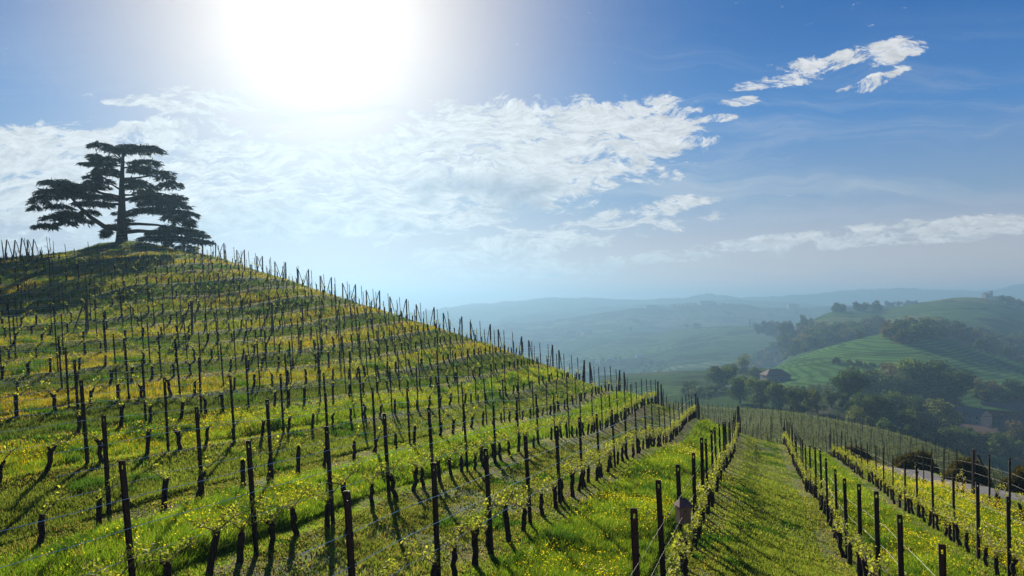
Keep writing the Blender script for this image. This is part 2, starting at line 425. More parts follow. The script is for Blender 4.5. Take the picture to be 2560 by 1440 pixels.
def build_ground():
    kk = np.arange(-8.0, 33.0, 0.125); yy = np.concatenate([np.arange(4.0, 60, 0.5), np.arange(60, 161.0, 1.0)])
    K, Y = np.meshgrid(kk, yy, indexing='ij'); X = -1.485 - 3.9 * K + SL * Y
    Z = hz(X, Y)
    rd = row_dist(K)
    inside = (K > -3.4) & (K < 21)
    soil = np.where(inside, np.exp(-(rd / 0.5) ** 2) * np.where(K > 3.4, .22, .58), 0.0)
    fl = strip_flower(K)
    soil = soil + np.where((np.floor(K) == 1) & inside, .28, 0.0) + np.where(np.floor(K) == -1, .05, 0)
    v = np.stack([X.ravel(), Y.ravel(), Z.ravel()], 1)
    n, mm = K.shape
    idx = np.arange(n * mm).reshape(n, mm)
    f = np.stack([idx[:-1, :-1].ravel(), idx[:-1, 1:].ravel(), idx[1:, 1:].ravel(), idx[1:, :-1].ravel()], 1)
    me = mesh_np('vineyard_ground', v, f, ground_material(), {'soil': soil.ravel()}, True)
    tag(link('vineyard_ground', me), kind='structure')
    # the lane below the vineyard, draped 3 cm above the turf
    cen = []
    for i in range(len(ROADP) - 1):
        for s_ in np.linspace(0, 1, 12, endpoint=False): cen.append(ROADP[i] * (1 - s_) + ROADP[i + 1] * s_)
    cen = np.array(cen)
    ker = np.ones(9) / 9
    cs = np.stack([np.convolve(np.pad(cen[:, i], 4, mode='edge'), ker, 'valid') for i in (0, 1)], 1)
    tng = np.gradient(cs, axis=0); tng /= np.linalg.norm(tng, axis=1)[:, None]
    nrm = np.stack([-tng[:, 1], tng[:, 0]], 1)
    vs, fs = [], []; W_ = 7
    for i, (c, nn) in enumerate(zip(cs, nrm)):
        zc = float(hz(*c))
        for j in range(W_):
            o = (j / (W_ - 1) - .5) * 4.2
            x, y = c + nn * o
            vs.append((x, y, max(float(hz(x, y)), zc - .1) + 0.04 + 0.03 * (1 - (2 * o / 4.2) ** 2)))
    for i in range(len(cs) - 1):
        for j in range(W_ - 1):
            a = i * W_ + j; fs.append((a, a + 1, a + W_ + 1, a + W_))
    asph = plain('worn_asphalt', (.10, .095, .09), (.17, .16, .15), 2.0, 0.9, 0, 0.3, 0.2)
    tag(link('lane', mesh_np('lane', vs, fs, asph, None, True)), kind='structure')
build_ground()
# ------------------------------------------------------------------ valley, hills and distant ridges
def catmull(xs, ys, xq):
    xs = np.asarray(xs, float); ys = np.asarray(ys, float)
    m = np.gradient(ys, xs); i = np.clip(np.searchsorted(xs, xq) - 1, 0, len(xs) - 2)
    h = xs[i + 1] - xs[i]; t = (xq - xs[i]) / h
    return ((2*t**3-3*t**2+1)*ys[i] + (t**3-2*t**2+t)*h*m[i] + (-2*t**3+3*t**2)*ys[i+1] + (t**3-t**2)*h*m[i+1])
PATCH = {}
def hill(name, cols, crest, dcrest, foot, dfoot, mt, nu=90, nv=26, back=0.35, drop=0.16, bulge=0.0, rough=0.0, seed=1, jag=0.0):
    """a hill: crest line and foot given at real distances, a convex front slope between them and a back slope behind"""
    q = np.linspace(cols[0], cols[-1], nu)
    cy_, dc = catmull(cols, crest, q), catmull(cols, dcrest, q)
    fy, df = catmull(cols, foot, q), catmull(cols, dfoot, q)
    cy_ = cy_ + (fbm(q * .045 + seed * 13, q * 0 + seed, seed, 5) - .5) * jag
    zc = (HZ - cy_) / F * dc; zf = (HZ - fy) / F * df
    rows = []
    for j in range(nv):                       # front slope, foot to crest
        s = j / (nv - 1)
        d = df + (dc - df) * s
        z = zf + (zc - zf) * (s ** (1.0 - bulge) if bulge >= 0 else s ** (1 - bulge))
        rows.append((q, d, z))
    for j in range(1, 7):                     # back slope
        s = j / 6.0
        d = dc + (dc - df) * back * 4 * s
        z = zc - (dc * drop) * s ** 1.6
        rows.append((q, d, z))
    X = np.stack([(r[0] - 1280) / F * r[1] for r in rows]); Y = np.stack([r[1] for r in rows]); Z = np.stack([r[2] for r in rows])
    if rough:
        sc = dc.mean() * 0.06
        Z = Z + (fbm(X / sc, Y / sc, seed, 4) - .5) * rough * np.concatenate([np.sin(np.linspace(.12, 1, nv) * math.pi * .9) + .06, np.zeros(6)])[:, None]
    n, mm = X.shape; idx = np.arange(n * mm).reshape(n, mm)
    f = np.stack([idx[:-1, :-1].ravel(), idx[:-1, 1:].ravel(), idx[1:, 1:].ravel(), idx[1:, :-1].ravel()], 1)
    v = np.stack([X.ravel(), Y.ravel(), Z.ravel()], 1)
    PATCH[name + str(len([1 for a in PATCH if a.startswith(name)]))] = (X[:nv], Y[:nv], Z[:nv])
    o = link(name, mesh_np(name, v, f, mt, None, True)); tag(o, kind='structure')
    return o
def on(pname, px, py):          # the point of a hill seen at (px, py)
    X, Y, Z = PATCH[pname]
    P = X / Y * F + 1280; Q = HZ - Z / Y * F
    i = np.argmin((P - px) ** 2 + (Q - py) ** 2)
    d = Y.ravel()[i]
    return at(px, py, d)

def field_material(name, stripe=0.0, freq=0.35, cell=0.008, greens=((.045, .085, .02), (.075, .115, .03), (.10, .10, .045)), dark=(.025, .045, .014), seed=0.0, hedge=0.9, woods=0.0):
    m, t = mat(name)
    co = t.n('ShaderNodeTexCoord').outputs['Object']
    sep = t.n('ShaderNodeSeparateXYZ', {0: co})
    wob = t.noise(co, cell * 2.2, 3, 0.5, 0, 1)
    wv = t.n('ShaderNodeVectorMath', {0: wob, 'Scale': 0.45 / cell}, operation='SCALE').outputs[0]
    cv = t.n('ShaderNodeVectorMath', {0: co, 1: wv}, operation='ADD').outputs[0]
    vor = t.n('ShaderNodeTexVoronoi', {'Vector': t.n('ShaderNodeVectorMath', {0: cv, 1: (seed * 977, seed * 331, 0)}, operation='ADD').outputs[0], 'Scale': cell}, feature='F1')
    r = t.n('ShaderNodeSeparateXYZ', {0: vor.outputs['Color']}).outputs[0]
    col = t.mix(t.sm(r, .15, .5), greens[0], greens[1])
    col = t.mix(t.sm(r, .72, .8), col, greens[2])
    v2 = t.n('ShaderNodeVectorMath', {0: cv, 1: (seed * 977, seed * 331, 0)}, operation='ADD').outputs[0]
    ed = t.n('ShaderNodeTexVoronoi', {'Vector': v2, 'Scale': cell}, feature='DISTANCE_TO_EDGE').outputs['Distance']
    r2 = t.n('ShaderNodeSeparateXYZ', {0: vor.outputs['Color']}).outputs[1]
    col = t.mix(1.0, col, t.xyz(t.lin(r2, 0, 1, .62, 1.45), t.lin(r2, 0, 1, .66, 1.36), t.lin(r2, 0, 1, .7, 1.3)), 'MULTIPLY')
    hed = t.m('MULTIPLY', t.sm(ed, .055, .02), t.sm(t.noise(co, cell * 5, 3, .5), .40, .56))
    n1 = t.noise(co, cell * 9, 6, 0.65)
    col = t.mix(t.m('MULTIPLY', t.sm(n1, .42, .7), .55), col, dark)
    if stripe:
        z = sep.outputs[2]
        ph = t.m('ADD', t.m('MULTIPLY', z, freq), t.m('MULTIPLY', t.noise(co, cell * 1.2, 1, .5), 5.0))
        wv2 = t.m('SINE', t.m('MULTIPLY', ph, 6.2832))
        col = t.mix(t.m('MULTIPLY', t.sm(wv2, -.2, .9), stripe), col, dark)
    if woods:
        wn = t.noise(co, cell * 1.6, 6, 0.62)
        wd = t.noise(co, cell * 14, 3, 0.6)
        wc = t.mix(wd, (.018, .028, .010), (.045, .055, .02))
        col = t.mix(t.sm(wn, .56 - woods * .1, .62 - woods * .1), col, wc)
    col = t.mix(t.m('MULTIPLY', hed, hedge), col, (.022, .034, .012))
    b = t.n('ShaderNodeBsdfPrincipled', {'Base Color': col, 'Roughness': 1.0, 'Specular IOR Level': 0.0})
    out(t, b.outputs[0]); return m

def build_valley():
    fl = field_material('valley_fields', 0, .3, .004, woods=.6)
    # one great sheet of ground to the horizon
    g = 40; xs = np.linspace(-14000, 16000, g); ys = np.concatenate([np.linspace(-400, 600, 8), np.linspace(700, 16000, 32)])
    X, Y = np.meshgrid(xs, ys, indexing='ij'); idx = np.arange(X.size).reshape(X.shape)
    f = np.stack([idx[:-1, :-1].ravel(), idx[1:, :-1].ravel(), idx[1:, 1:].ravel(), idx[:-1, 1:].ravel()], 1)
    tag(link('valley_floor', mesh_np('valley_floor', np.stack([X.ravel(), Y.ravel(), np.full(X.size, -165.0)], 1), f, fl)), kind='structure')
    far = field_material('far_hills', 0, .3, .0014, ((.05, .075, .03), (.06, .085, .035), (.09, .09, .05)), woods=.9)
    C = lambda *a: [float(q) for q in a]
    # farthest ridges
    hill('hill', C(1750, 1870, 1930, 1990, 2060, 2130, 2200, 2240, 2330, 2370, 2430, 2500, 2560, 2680),
         C(756, 746, 740, 736, 734, 725, 722, 720, 723, 722, 727, 722, 711, 711), [5000] * 14, [778] * 14, [4100] * 14, far, 420, 26, rough=90, seed=4, jag=6)
    hill('hill', C(900, 1000, 1100, 1185, 1230, 1270, 1330, 1400, 1480, 1560, 1640, 1700, 1740, 1770, 1800, 1850, 1900, 1960, 2060, 2200),
         C(800, 789, 773, 758, 760, 755, 751, 747, 745, 749, 748, 747, 741, 737, 739, 747, 752, 756, 765, 780), [4500] * 20, [806] * 20, [3500] * 20, far, 460, 26, rough=70, seed=8, jag=6)
    hill('hill', C(1250, 1360, 1480, 1600, 1700, 1800, 1880, 1960, 2040, 2120, 2300),
         C(790, 778, 768, 764, 758, 751, 752, 757, 764, 772, 790), [3800] * 11, [806] * 11, [3100] * 11, far, 300, 26, rough=50, seed=12, jag=5)
    # middle ridge with hamlets
    mid = field_material('middle_hills', .35, .22, .0045, ((.07, .11, .035), (.10, .14, .05), (.15, .14, .08)), woods=.75)
    hill('hill', C(1100, 1200, 1280, 1360, 1430, 1500, 1560, 1620, 1680, 1740, 1800, 1850, 1900, 1960, 2050, 2150, 2250, 2400),
         C(842, 822, 808, 803, 793, 782, 773, 768, 765, 761, 758, 761, 768, 770, 769, 762, 764, 775), [2900] * 18, [852] * 18, [2250] * 18, mid, 300, 30, rough=26, seed=20, jag=4)
    # ridge behind, with the castle
    hill('hill', C(2080, 2140, 2200, 2280, 2360, 2420, 2470, 2520, 2600, 2750), C(772, 766, 765, 765, 762, 757, 753, 760, 770, 780), [1750] * 10, [800] * 10, [1520] * 10, mid, 90, 16, rough=10, seed=33)
    # hill with farmhouse and cypress
    farm = field_material('vineyard_hill', .55, .36, .0045, ((.07, .13, .035), (.09, .15, .042), (.12, .165, .055)), seed=3, woods=.2)
    hill('hill', C(1100, 1200, 1290, 1380, 1430, 1500, 1580, 1640, 1700, 1760, 1820, 1880, 1960, 2060),
         C(900, 876, 857, 840, 829, 824, 828, 831, 822, 817, 815, 815, 819, 826), C(3000, 2950, 2850, 2700, 2600, 2450, 2300, 2200, 2100, 2000, 1900, 1850, 1800, 1800), C(*([955] * 3 + [965, 972, 980, 990, 1000] + [1008] * 6)), C(*([1500] * 3 + [1400, 1350, 1250, 1150, 1050] + [980] * 6)), farm, 180, 40, bulge=.12, rough=9, seed=40)
    # the big rounded hill on the right and its long shoulder
    big = field_material('right_hill', .5, .48, .005, ((.06, .12, .034), (.075, .135, .04), (.11, .14, .055)), seed=5, woods=.0)
    hill('hill', C(1780, 1850, 1905, 1960, 1990, 2015, 2060, 2150, 2200, 2260, 2330, 2400, 2450, 2500, 2560, 2720),
         C(990, 962, 938, 898, 858, 816, 787, 778, 773, 763, 752, 744, 745, 751, 768, 806), C(760, 840, 920, 1000, 1060, 1120, 1200, 1250, *([1300] * 8)), C(1000, 975, 958, 940, 925, 915, 905, 886, 880, 876, 876, 890, 905, 925, 950, 985),
         C(700, 705, 715, 730, 740, 750, 760, 770, 780, 790, 790, 780, 770, 750, 730, 700), big, 150, 40, bulge=.15, rough=6, seed=50)
    # the near green hill in the middle of the valley
    nearm = field_material('near_green_hill', .5, .72, .007, ((.09, .185, .05), (.11, .205, .055), (.15, .23, .07)), seed=9, hedge=.5, woods=.0)
    hill('hill', C(1800, 1890, 1965, 2020, 2077, 2140, 2215, 2280, 2340, 2450, 2560, 2720),
         C(1008, 940, 906, 884, 864, 849, 833, 828, 838, 872, 906, 955), C(600, 620, 640, 660, 680, 700, 715, 715, 705, 690, 665, 640),
         C(1010, 1000, 1000, 1002, 1005, 1008, 1010, 1012, 1016, 1022, 1030, 1045), C(*([430] * 12)), nearm, 150, 46, bulge=.2, rough=5, seed=60)
    # pale brown field on its far flank
    brown = field_material('brown_field', .3, .4, .01, ((.10, .085, .06), (.12, .10, .07), (.11, .10, .06)), (.07, .06, .04), 2)
    hill('hill', C(2320, 2370, 2430, 2500, 2560, 2700), C(822, 826, 842, 866, 892, 960), C(*([800] * 6)), C(850, 862, 885, 908, 930, 985), C(*([735] * 6)), brown, 60, 12, bulge=.1, drop=.03)
    # shoulder under the wood, the orchard and the clump with the farm
    low = field_material('valley_meadow', .2, .5, .012, ((.045, .085, .022), (.06, .10, .026), (.08, .10, .035)), seed=11, woods=.3)
    hill('hill', C(1500, 1640, 1760, 1880, 2000, 2100, 2200, 2300, 2420, 2560, 2720), C(1000, 985, 975, 968, 975, 985, 1000, 1010, 1022, 1036, 1060),
         C(*([470] * 11)), C(1120, 1110, 1105, 1100, 1100, 1110, 1130, 1170, 1210, 1270, 1330), C(*([250] * 11)), low, 110, 30, rough=3, seed=70, drop=.03)
    # small striped vineyard
    st = field_material('ploughed_rows', .8, .62, .01, ((.10, .09, .065), (.11, .095, .07), (.12, .10, .075)), (.03, .05, .02), 4)
    hill('hill', C(1950, 2000, 2050, 2100, 2150, 2210, 2280), C(1034, 1016, 1006, 1002, 1003, 1010, 1026), C(*([330] * 7)), C(1062, 1066, 1072, 1078, 1084, 1092, 1100), C(*([262] * 7)), st, 60, 24, bulge=.15, drop=.04)
    # the long vineyard slope beyond the lane, its rows bending over the crest
    vs = field_material('young_vineyard', 0, .4, .008, ((.16, .20, .085), (.19, .22, .10), (.22, .215, .12)), (.05, .07, .022), 6, hedge=0)
    hill('vineyard_slope', C(*SLOPE_C), C(1006, 1023, 1031, 1051, 1076, 1105, 1141, 1214, 1300), C(175, 168, 160, 152, 146, 140, 134, 126, 118),
         C(1075, 1110, 1135, 1165, 1185, 1200, 1225, 1280, 1360), C(*([92] * 9)), vs, 120, 40, bulge=.42, drop=.10, back=.2)
SLOPE_C = (1620, 1800, 1960, 2080, 2200, 2300, 2400, 2560, 2720)
build_valley()
def slope_rows():
    X, Y, Z = PATCH['vineyard_slope0']; nv, nu = X.shape
    def pt(u, v):
        u = np.clip(u * (nu - 1), 0, nu - 1.001); v = np.clip(v * (nv - 1), 0, nv - 1.001); i = u.astype(int); j = v.astype(int); fu = u - i; fv = v - j
        g = lambda A: A[j, i] * (1 - fu) * (1 - fv) + A[j, i + 1] * fu * (1 - fv) + A[j + 1, i] * (1 - fu) * fv + A[j + 1, i + 1] * fu * fv
        return np.stack([g(X), g(Y), g(Z)], -1)
    V, Fc, Cc = [], [], []; base = 0; pm = []
    R = np.random.default_rng(3)
    for r in range(62):
        u0 = -.35 + r * 1.42 / 62
        s = np.linspace(0, 1, 160); v = 1 - s; u = u0 + .42 * s ** 1.5 + .03 * s
        ok = (u > 0.02) & (u < .98); u, v = u[ok], v[ok]
        if len(u) < 4: continue
        P = pt(u, v)
        # leafy ribbon: small leaf clumps along the wire
        n = len(P) * 4; t = R.uniform(0, len(P) - 1.01, n); i = t.astype(int); f = (t - i)[:, None]
        c = P[i] * (1 - f) + P[i + 1] * f + R.normal(0, 1, (n, 3)) * np.array([.10, .10, .13]) + np.array([0, 0, .62])
        a = R.uniform(0, 6.28, n); sz = R.uniform(.06, .13, n)
        uu = np.stack([np.cos(a), np.sin(a), R.uniform(-.3, .3, n)], 1) * sz[:, None]; ww = np.stack([R.uniform(-.4, .4, n), R.uniform(-.4, .4, n), np.ones(n)], 1) * (sz * .8)[:, None]
        q = np.stack([c - uu, c - ww, c + uu, c + ww], 1).reshape(-1, 3); k = np.arange(n) * 4 + base
        V.append(q); Fc += [np.stack([k, k + 1, k + 2], 1), np.stack([k, k + 2, k + 3], 1)]; base += n * 4
        tt = R.uniform(0, 1, (n, 1)); Cc.append(np.repeat(np.array((.035, .045, .016)) * (1 - tt) + np.array((.09, .10, .035)) * tt, 4, 0))
        L = np.concatenate([[0], np.cumsum(np.linalg.norm(np.diff(P, axis=0), axis=1))])
        for d in np.arange(1.0 + R.uniform(0, 3), L[-1], 4.6):
            p = [float(np.interp(d, L, P[:, q_])) for q_ in range(3)]; pm.append(p)
    me = mesh_np('vine_ribbons', np.vstack(V), np.vstack(Fc), M['vineleaf'], {'tone': np.vstack(Cc)})
    tag(link('vine_ribbons', me), 'rows of young vines bending over the slope beyond the lane', 'vine rows', kind='stuff')
    mb = MB()
    for p in pm: mb.tube([p, (p[0] - .05, p[1], p[2] + 1.9)], [.035, .03], 4)
    tag(mb.build('slope_posts', M['steel']), 'small posts of the vineyard slope beyond the lane', 'posts', kind='stuff')
slope_rows()
# ------------------------------------------------------------------ posts, end posts, wires, vines
RZ = -math.atan(SL)             # heading of the rows
STEP = 2.67
PHASE = {0: 20.6, 1: 15.5, 2: 14.05, 3: 15.4, 4: 24.8, 5: 28.7, 6: 32.9, 7: 39.7, 8: 43.9, 9: 48.1, -1: 23.2, -2: 26.7, -3: 30.5}
def skyline(px):                # row of the near crest at a column
    a = (px - 1280) / F; Y = np.linspace(20, 130, 180)
    return (HZ - hz(a * Y, Y) / Y * F).min()
def row_words(k):
    if k == 0: return 'birdhouse row'
    if k < 0: return ORD[-k] + ' row right of the path'
    return ordw(k) + ' row above the birdhouse row'
def lean(px): return max(0.0, .055 - .07 * (px - 1280) / F)
def ground_pt(k, Y, side=0.0):
    X = CK(k) + SL * Y + side
    return (X, Y, float(hz(X, Y)))
def post_mesh():
    mb = MB(); w_, d_, t_, H = .038, .022, .005, 2.2
    # web with a slotted hole near the top
    mb.box(-w_, -.014, -t_, t_, -.3, H); mb.box(.014, w_, -t_, t_, -.3, H)
    mb.box(-.014, .014, -t_, t_, -.3, H - .13); mb.box(-.014, .014, -t_, t_, H - .07, H)
    mb.box(-w_ - .006, -w_, -d_, d_, -.3, H - .004); mb.box(w_, w_ + .006, -d_, d_, -.3, H - .004)
    for z in (.72, 1.15, 1.6):                       # wire lugs
        mb.box(w_ + .006, w_ + .02, -.012, .012, z - .02, z + .02)
    return mb.build('trellis_post', M['steel'], link_it=False)
POST = post_mesh()
def place_post(o, p, px):
    l = lean(px) + random.uniform(-.014, .014)
    o.location = p; o.rotation_euler = (random.uniform(-.02, .02), -l, RZ + random.uniform(-.08, .08))
    s = random.uniform(.965, 1.03); t = 1.0 if p[1] < 22 else .82 if p[1] < 34 else .68; o.scale = (s * t, s * t, s)
spots = []                      # (pixel height, k, Y, p, px, py)
far_spots = []
VISROWS = range(-3, 22)
def yend(k): return YEND.get(k, 105.0 if k < 21 else 104.0)
for k in VISROWS:
    ph = PHASE.get(k, 40 + 2.67 * random.random()); ye = yend(k)
    Y = ph - STEP * math.floor((ph - 9.5) / STEP)
    while Y < ye - 1.6:
        p = ground_pt(k, Y, random.uniform(-.04, .04)); px, py = proj(p)
        top = py - 2.2 / Y * F
        mound = 165 < px < 470 and py < 648
        if -25 < px < 2590 and top < 1450 and not mound:
            if not (k < 0 and road_dist(p[0], p[1]) < 2.3): spots.append((2.2 / Y * F, k, Y, p, px, py))
        Y += STEP * random.uniform(.96, 1.04)
    if k >= -1:                                       # the block that goes on beyond the crest
        Y = ye + 4.2
        while Y < ye + 50:
            p = ground_pt(k, Y); px, py = proj(p); top = py - 2.2 / Y * F
            if 0 < px < 2200 and top < skyline(px) + 2: far_spots.append((p, px))
            Y += STEP
spots.sort(key=lambda s: -s[0])
own = spots[:300]; rest = spots[300:]
order = {}
for s in sorted(own, key=lambda s: s[2]):
    order.setdefault(s[1], []).append(s)
BIRD = None
for k, lst in order.items():
    for i, s in enumerate(lst):
        o = link('trellis_post', POST); place_post(o, s[3], s[4])
        lab = 'dark steel post, %s from the near end of the %s' % (ordw(i + 1), row_words(k))
        tag(o, lab, 'post', 'steel trellis posts along the vine rows')
        if k == 0:
            c = abs(s[4] - 1722)
            if BIRD is None or c < BIRD[0]: BIRD = (c, s, o)
BIRD[2]['label'] = 'dark steel post of the birdhouse row that carries the wooden birdhouse'
def merge_instances(name, src, mats, mt, kind_tag):
    """one mesh out of many placed copies (for what is too far and too many to be things)"""
    nv = len(src.vertices); co = np.empty(nv * 3, np.float32); src.vertices.foreach_get('co', co); co = co.reshape(-1, 3)
    src.calc_loop_triangles(); nt = len(src.loop_triangles); tr = np.empty(nt * 3, np.int32); src.loop_triangles.foreach_get('vertices', tr); tr = tr.reshape(-1, 3)
    vs = [co @ np.array(m.to_3x3(), np.float32).T + np.array(m.translation, np.float32) for m in mats]
    fs = [tr + i * nv for i in range(len(mats))]
    me = mesh_np(name, np.vstack(vs), np.vstack(fs), mt)
    return tag(link(name, me), **kind_tag)
mats_ = []
for (h_, k, Y, p, px, py) in rest: mats_.append(Matrix.Translation(p) @ Matrix.Rotation(-lean(px) + random.uniform(-.015, .015), 4, 'Y') @ Matrix.Rotation(RZ, 4, 'Z') @ Matrix.Diagonal((.62, .62, 1, 1)))
for (p, px) in far_spots: mats_.append(Matrix.Translation(p) @ Matrix.Rotation(-lean(px) * .6 + random.uniform(-.02, .02), 4, 'Y') @ Matrix.Rotation(RZ, 4, 'Z') @ Matrix.Diagonal((.62, .62, 1, 1)))
merge_instances('distant_posts', POST, mats_, M['steel'], dict(kind='stuff', label='small dark trellis posts far up the slope and along the crest', cat='posts'))

# ---- braced timber end posts at the crest: one ends the near block, its twin starts the block beyond
def timber(name, h, r, brace):
    root = empty(name)
    mb = MB(); mb.tube([(0, 0, -.3), (.01, 0, h * .5), (0, .01, h)], [r, r * .97, r * .9], 8); mb.build('post', M['timber'], root)
    mb = MB(); mb.tube([(0, brace * .04 + (.16 if brace > 0 else -.16), h * .9), (.02, brace, -.12)], [r * .5, r * .5], 7); mb.build('brace', M['timber'], root)
    return root
def copy_tree(o, parent=None):
    c = o.copy(); COL.objects.link(c)
    if parent is not None: c.parent = parent
    for ch in o.children: copy_tree(ch, c)
    return c
TA = timber('end_post', 2.25, .085, -1.4); TB = timber('end_post', 2.3, .085, 1.4)
usedA = usedB = False
GE = 'braced timber end posts along the crest'
for k in range(-2, 20):
    ye = yend(k)
    A_ = TA if not usedA else copy_tree(TA); usedA = True
    A_.location = ground_pt(k, ye - .4); A_.rotation_euler = (0, -lean(proj(A_.location)[0]) * .5, RZ)
    tag(A_, 'timber post with leaning brace ending the %s' % row_words(k), 'end post', GE)
    if k >= 0:
        p = ground_pt(k, ye + 2.1)
        px, py = proj(p)
        if px > 2100: continue
        B_ = TB if not usedB else copy_tree(TB); usedB = True
        B_.location = p; B_.rotation_euler = (0, -.02, RZ); tag(B_, 'second timber post behind the %s' % row_words(k), 'end post', GE)
# braced posts standing inside the slope, and the line of them on the left skyline
for i, (px, py, rz, wd) in enumerate([(216, 843, 1.2, 'left'), (480, 842, 1.15, 'middle'), (680, 836, 1.1, 'right')]):
    a = (px - 1280) / F; Y = np.linspace(25, 95, 900); q = HZ - hz(a * Y, Y) / Y * F; y_ = Y[np.argmin(np.abs(q - py))]
    T = copy_tree(TB); T.location = (a * y_, y_, float(hz(a * y_, y_))); T.rotation_euler = (0, 0, rz); T.scale = (1, 1, 1.08)
    tag(T, 'thick grey timber post braced to the left, mid slope, %s of three in a line' % wd, 'end post', 'braced timber posts mid slope')
for i, (px, py, Y) in enumerate([(12, 668, 84), (33, 662, 87), (50, 656, 90), (66, 652, 93), (80, 648, 96)]):
    a = (px - 1280) / F; T = copy_tree(TB); T.location = (a * Y, Y, float(hz(a * Y, Y))); T.rotation_euler = (0, -.1, -1.9)
    tag(T, 'slanting braced timber post on the left skyline, %s from the left' % ordw(i + 1), 'end post', 'braced timber posts on the left skyline')
# post beyond the lowest row, braced to the right
T = copy_tree(TB); p = on_ground = (lambda px, Y: ((px - 1280) / F * Y, Y, float(hz((px - 1280) / F * Y, Y))))(2433, 36.0)
T.location = p; T.rotation_euler = (0, 0, -1.45); tag(T, 'tall timber post by the lane, its brace leaning to the right', 'end post', GE)

# ---- wires
for k in VISROWS:
    mb = MB(); ye = yend(k) - .4
    Ys = [9.0]
    while Ys[-1] < ye: Ys.append(min(Ys[-1] + STEP, ye))
    for z_, rr in ((.74, .0042), (1.18, .0042), (1.62, .0042)) if k > 0 else ((.74, .0024), (1.18, .0024), (1.62, .0024)):
        pts, rad = [], []
        for Y in Ys:
            p = ground_pt(k, Y); px, _ = proj(p)
            if px < -150: continue
            l = lean(px)
            pts.append((p[0] - l * z_ + .06 + (0.02 if z_ > 1.63 else 0), p[1], p[2] + z_)); rad.append(rr * (1.0 if Y < 24 else 1.4 if Y < 45 else .7))
            if Y < 50 and Y + STEP < ye:              # slight sag between posts
                q = ground_pt(k, Y + STEP / 2); l = lean(proj(q)[0]); pts.append((q[0] - l * z_ + .06 + (0.02 if z_ > 1.63 else 0), q[1], (p[2] + ground_pt(k, Y + STEP)[2]) / 2 + z_ - .015)); rad.append(rr)
        if len(pts) > 1: mb.tube(pts, rad, 4, cap=False)
    o = mb.build('trellis_wire', M['wire'] if k > 0 else M['low_glint_wire'])  # birdhouse row and rows right of it take the glint-reduced colour
    tag(o, 'thin steel wires strung along the %s' % row_words(k), 'wire', 'trellis wires of the vine rows')

# ---- vines
def leaf_cloud(R, centers, spread, n, size, tone_a, tone_b):
    c = centers[R.integers(0, len(centers), n)] + R.normal(0, 1, (n, 3)) * np.array(spread)
    az = R.uniform(0, 2 * math.pi, n); el = R.uniform(-.5, 1.1, n); rl = R.uniform(-1, 1, n)
    s = size * R.uniform(.6, 1.25, n)
    u = np.stack([np.cos(az) * np.cos(el), np.sin(az) * np.cos(el), np.sin(el)], 1)
    h = np.stack([-np.sin(az), np.cos(az), rl * .8], 1); h /= np.linalg.norm(h, axis=1)[:, None]
    b = c; tip = c + u * s[:, None]; ml = c + u * (s * .5)[:, None] + h * (s * .48)[:, None]; mr = c + u * (s * .5)[:, None] - h * (s * .48)[:, None]
    ml[:, 2] += s * .12; mr[:, 2] += s * .12
    v = np.stack([b, ml, tip, mr], 1).reshape(-1, 3)
    i = np.arange(n) * 4
    f = np.concatenate([np.stack([i, i + 1, i + 2], 1), np.stack([i, i + 2, i + 3], 1)])
    t = R.uniform(0, 1, n)[:, None]; col = np.array(tone_a) * (1 - t) + np.array(tone_b) * t
    return v, f, np.repeat(col, 4, 0)
def vine_proto(i, dense):
    R = np.random.default_rng(100 + i + (50 if dense else 0)); rr = random.Random(i * 7 + dense)
    h = rr.uniform(.46, .62); sway = rr.uniform(-.07, .07); sy = rr.uniform(-.07, .07)
    pts = [(0, 0, -.12), (sway * .2, sy * .3, h * .18), (sway * .9 + rr.uniform(-.03, .03), sy * .7, h * .45), (sway * .6, sy, h * .75), (sway * 1.2, sy * 1.2, h)]
    rad = [.08, .066, .06, .068, .062]
    mb = MB(); mb.tube(pts, rad, 7)
    hd = Vector(pts[-1])
    for j in range(rr.choice((2, 3))):                # stubby arms of the head
        d = Vector((rr.uniform(-.09, .09), rr.uniform(-.14, .14), rr.uniform(.03, .12)))
        mb.tube([hd - Vector((0, 0, .05)), hd + d * .6, hd + d], [.05, .04, .022], 6)
    trunk = mb.build('trunk', M['bark'], smooth=True, link_it=False)
    mb = MB(); sg = rr.choice((-1, 1)); cl = []
    for sgn in ((sg,) if not dense else (1, -1)):
        L = rr.uniform(.55, .9)
        c = [hd + Vector((0, sgn * L * t, .10 * math.sin(t * 2.6) + .03 + (.74 - h) * t)) for t in (0, .25, .5, .75, 1)]
        mb.tube(c, [.012, .011, .010, .008, .006], 5); cl += [tuple(q) for q in c]
        for q in c[1:]:
            tip = q + Vector((rr.uniform(-.06, .06), rr.uniform(-.05, .05), rr.uniform(.08, .2))); mb.tube([q, tip], [.005, .003], 4); cl.append(tuple(tip))
    cane = mb.build('cane', M['cane'], link_it=False)
    A_, B_ = (.16, .22, .022), (.42, .42, .07)
    # young shoots: tight tufts of small leaves standing along the cane
    cen = []
    for sgn in ((sg,) if not dense else (1, -1)):
        L = .95 if dense else .8
        for q in range(9 if dense else 5):
            t = (q + rr.uniform(.1, .9)) / (9 if dense else 5)
            c = hd + Vector((rr.gauss(0, .025), sgn * L * t * .62, .10 * math.sin(t * 2.6) + .05 + (.74 - h) * t + rr.uniform(.0, .10)))
            cen.append(tuple(c))
    cen.append(tuple(hd + Vector((0, 0, .12)))); cen.append(tuple(hd + Vector((0, .05, .06))))
    cen = np.array(cen)
    if dense: v, f, c = leaf_cloud(R, cen, (.045, .035, .055), 170, .066, A_, B_)
    else: v, f, c = leaf_cloud(R, cen, (.035, .035, .04), 44, .068, A_, B_)
    fol = mesh_np('foliage', v, f, M['vineleaf'], {'tone': c})
    return trunk, cane, fol
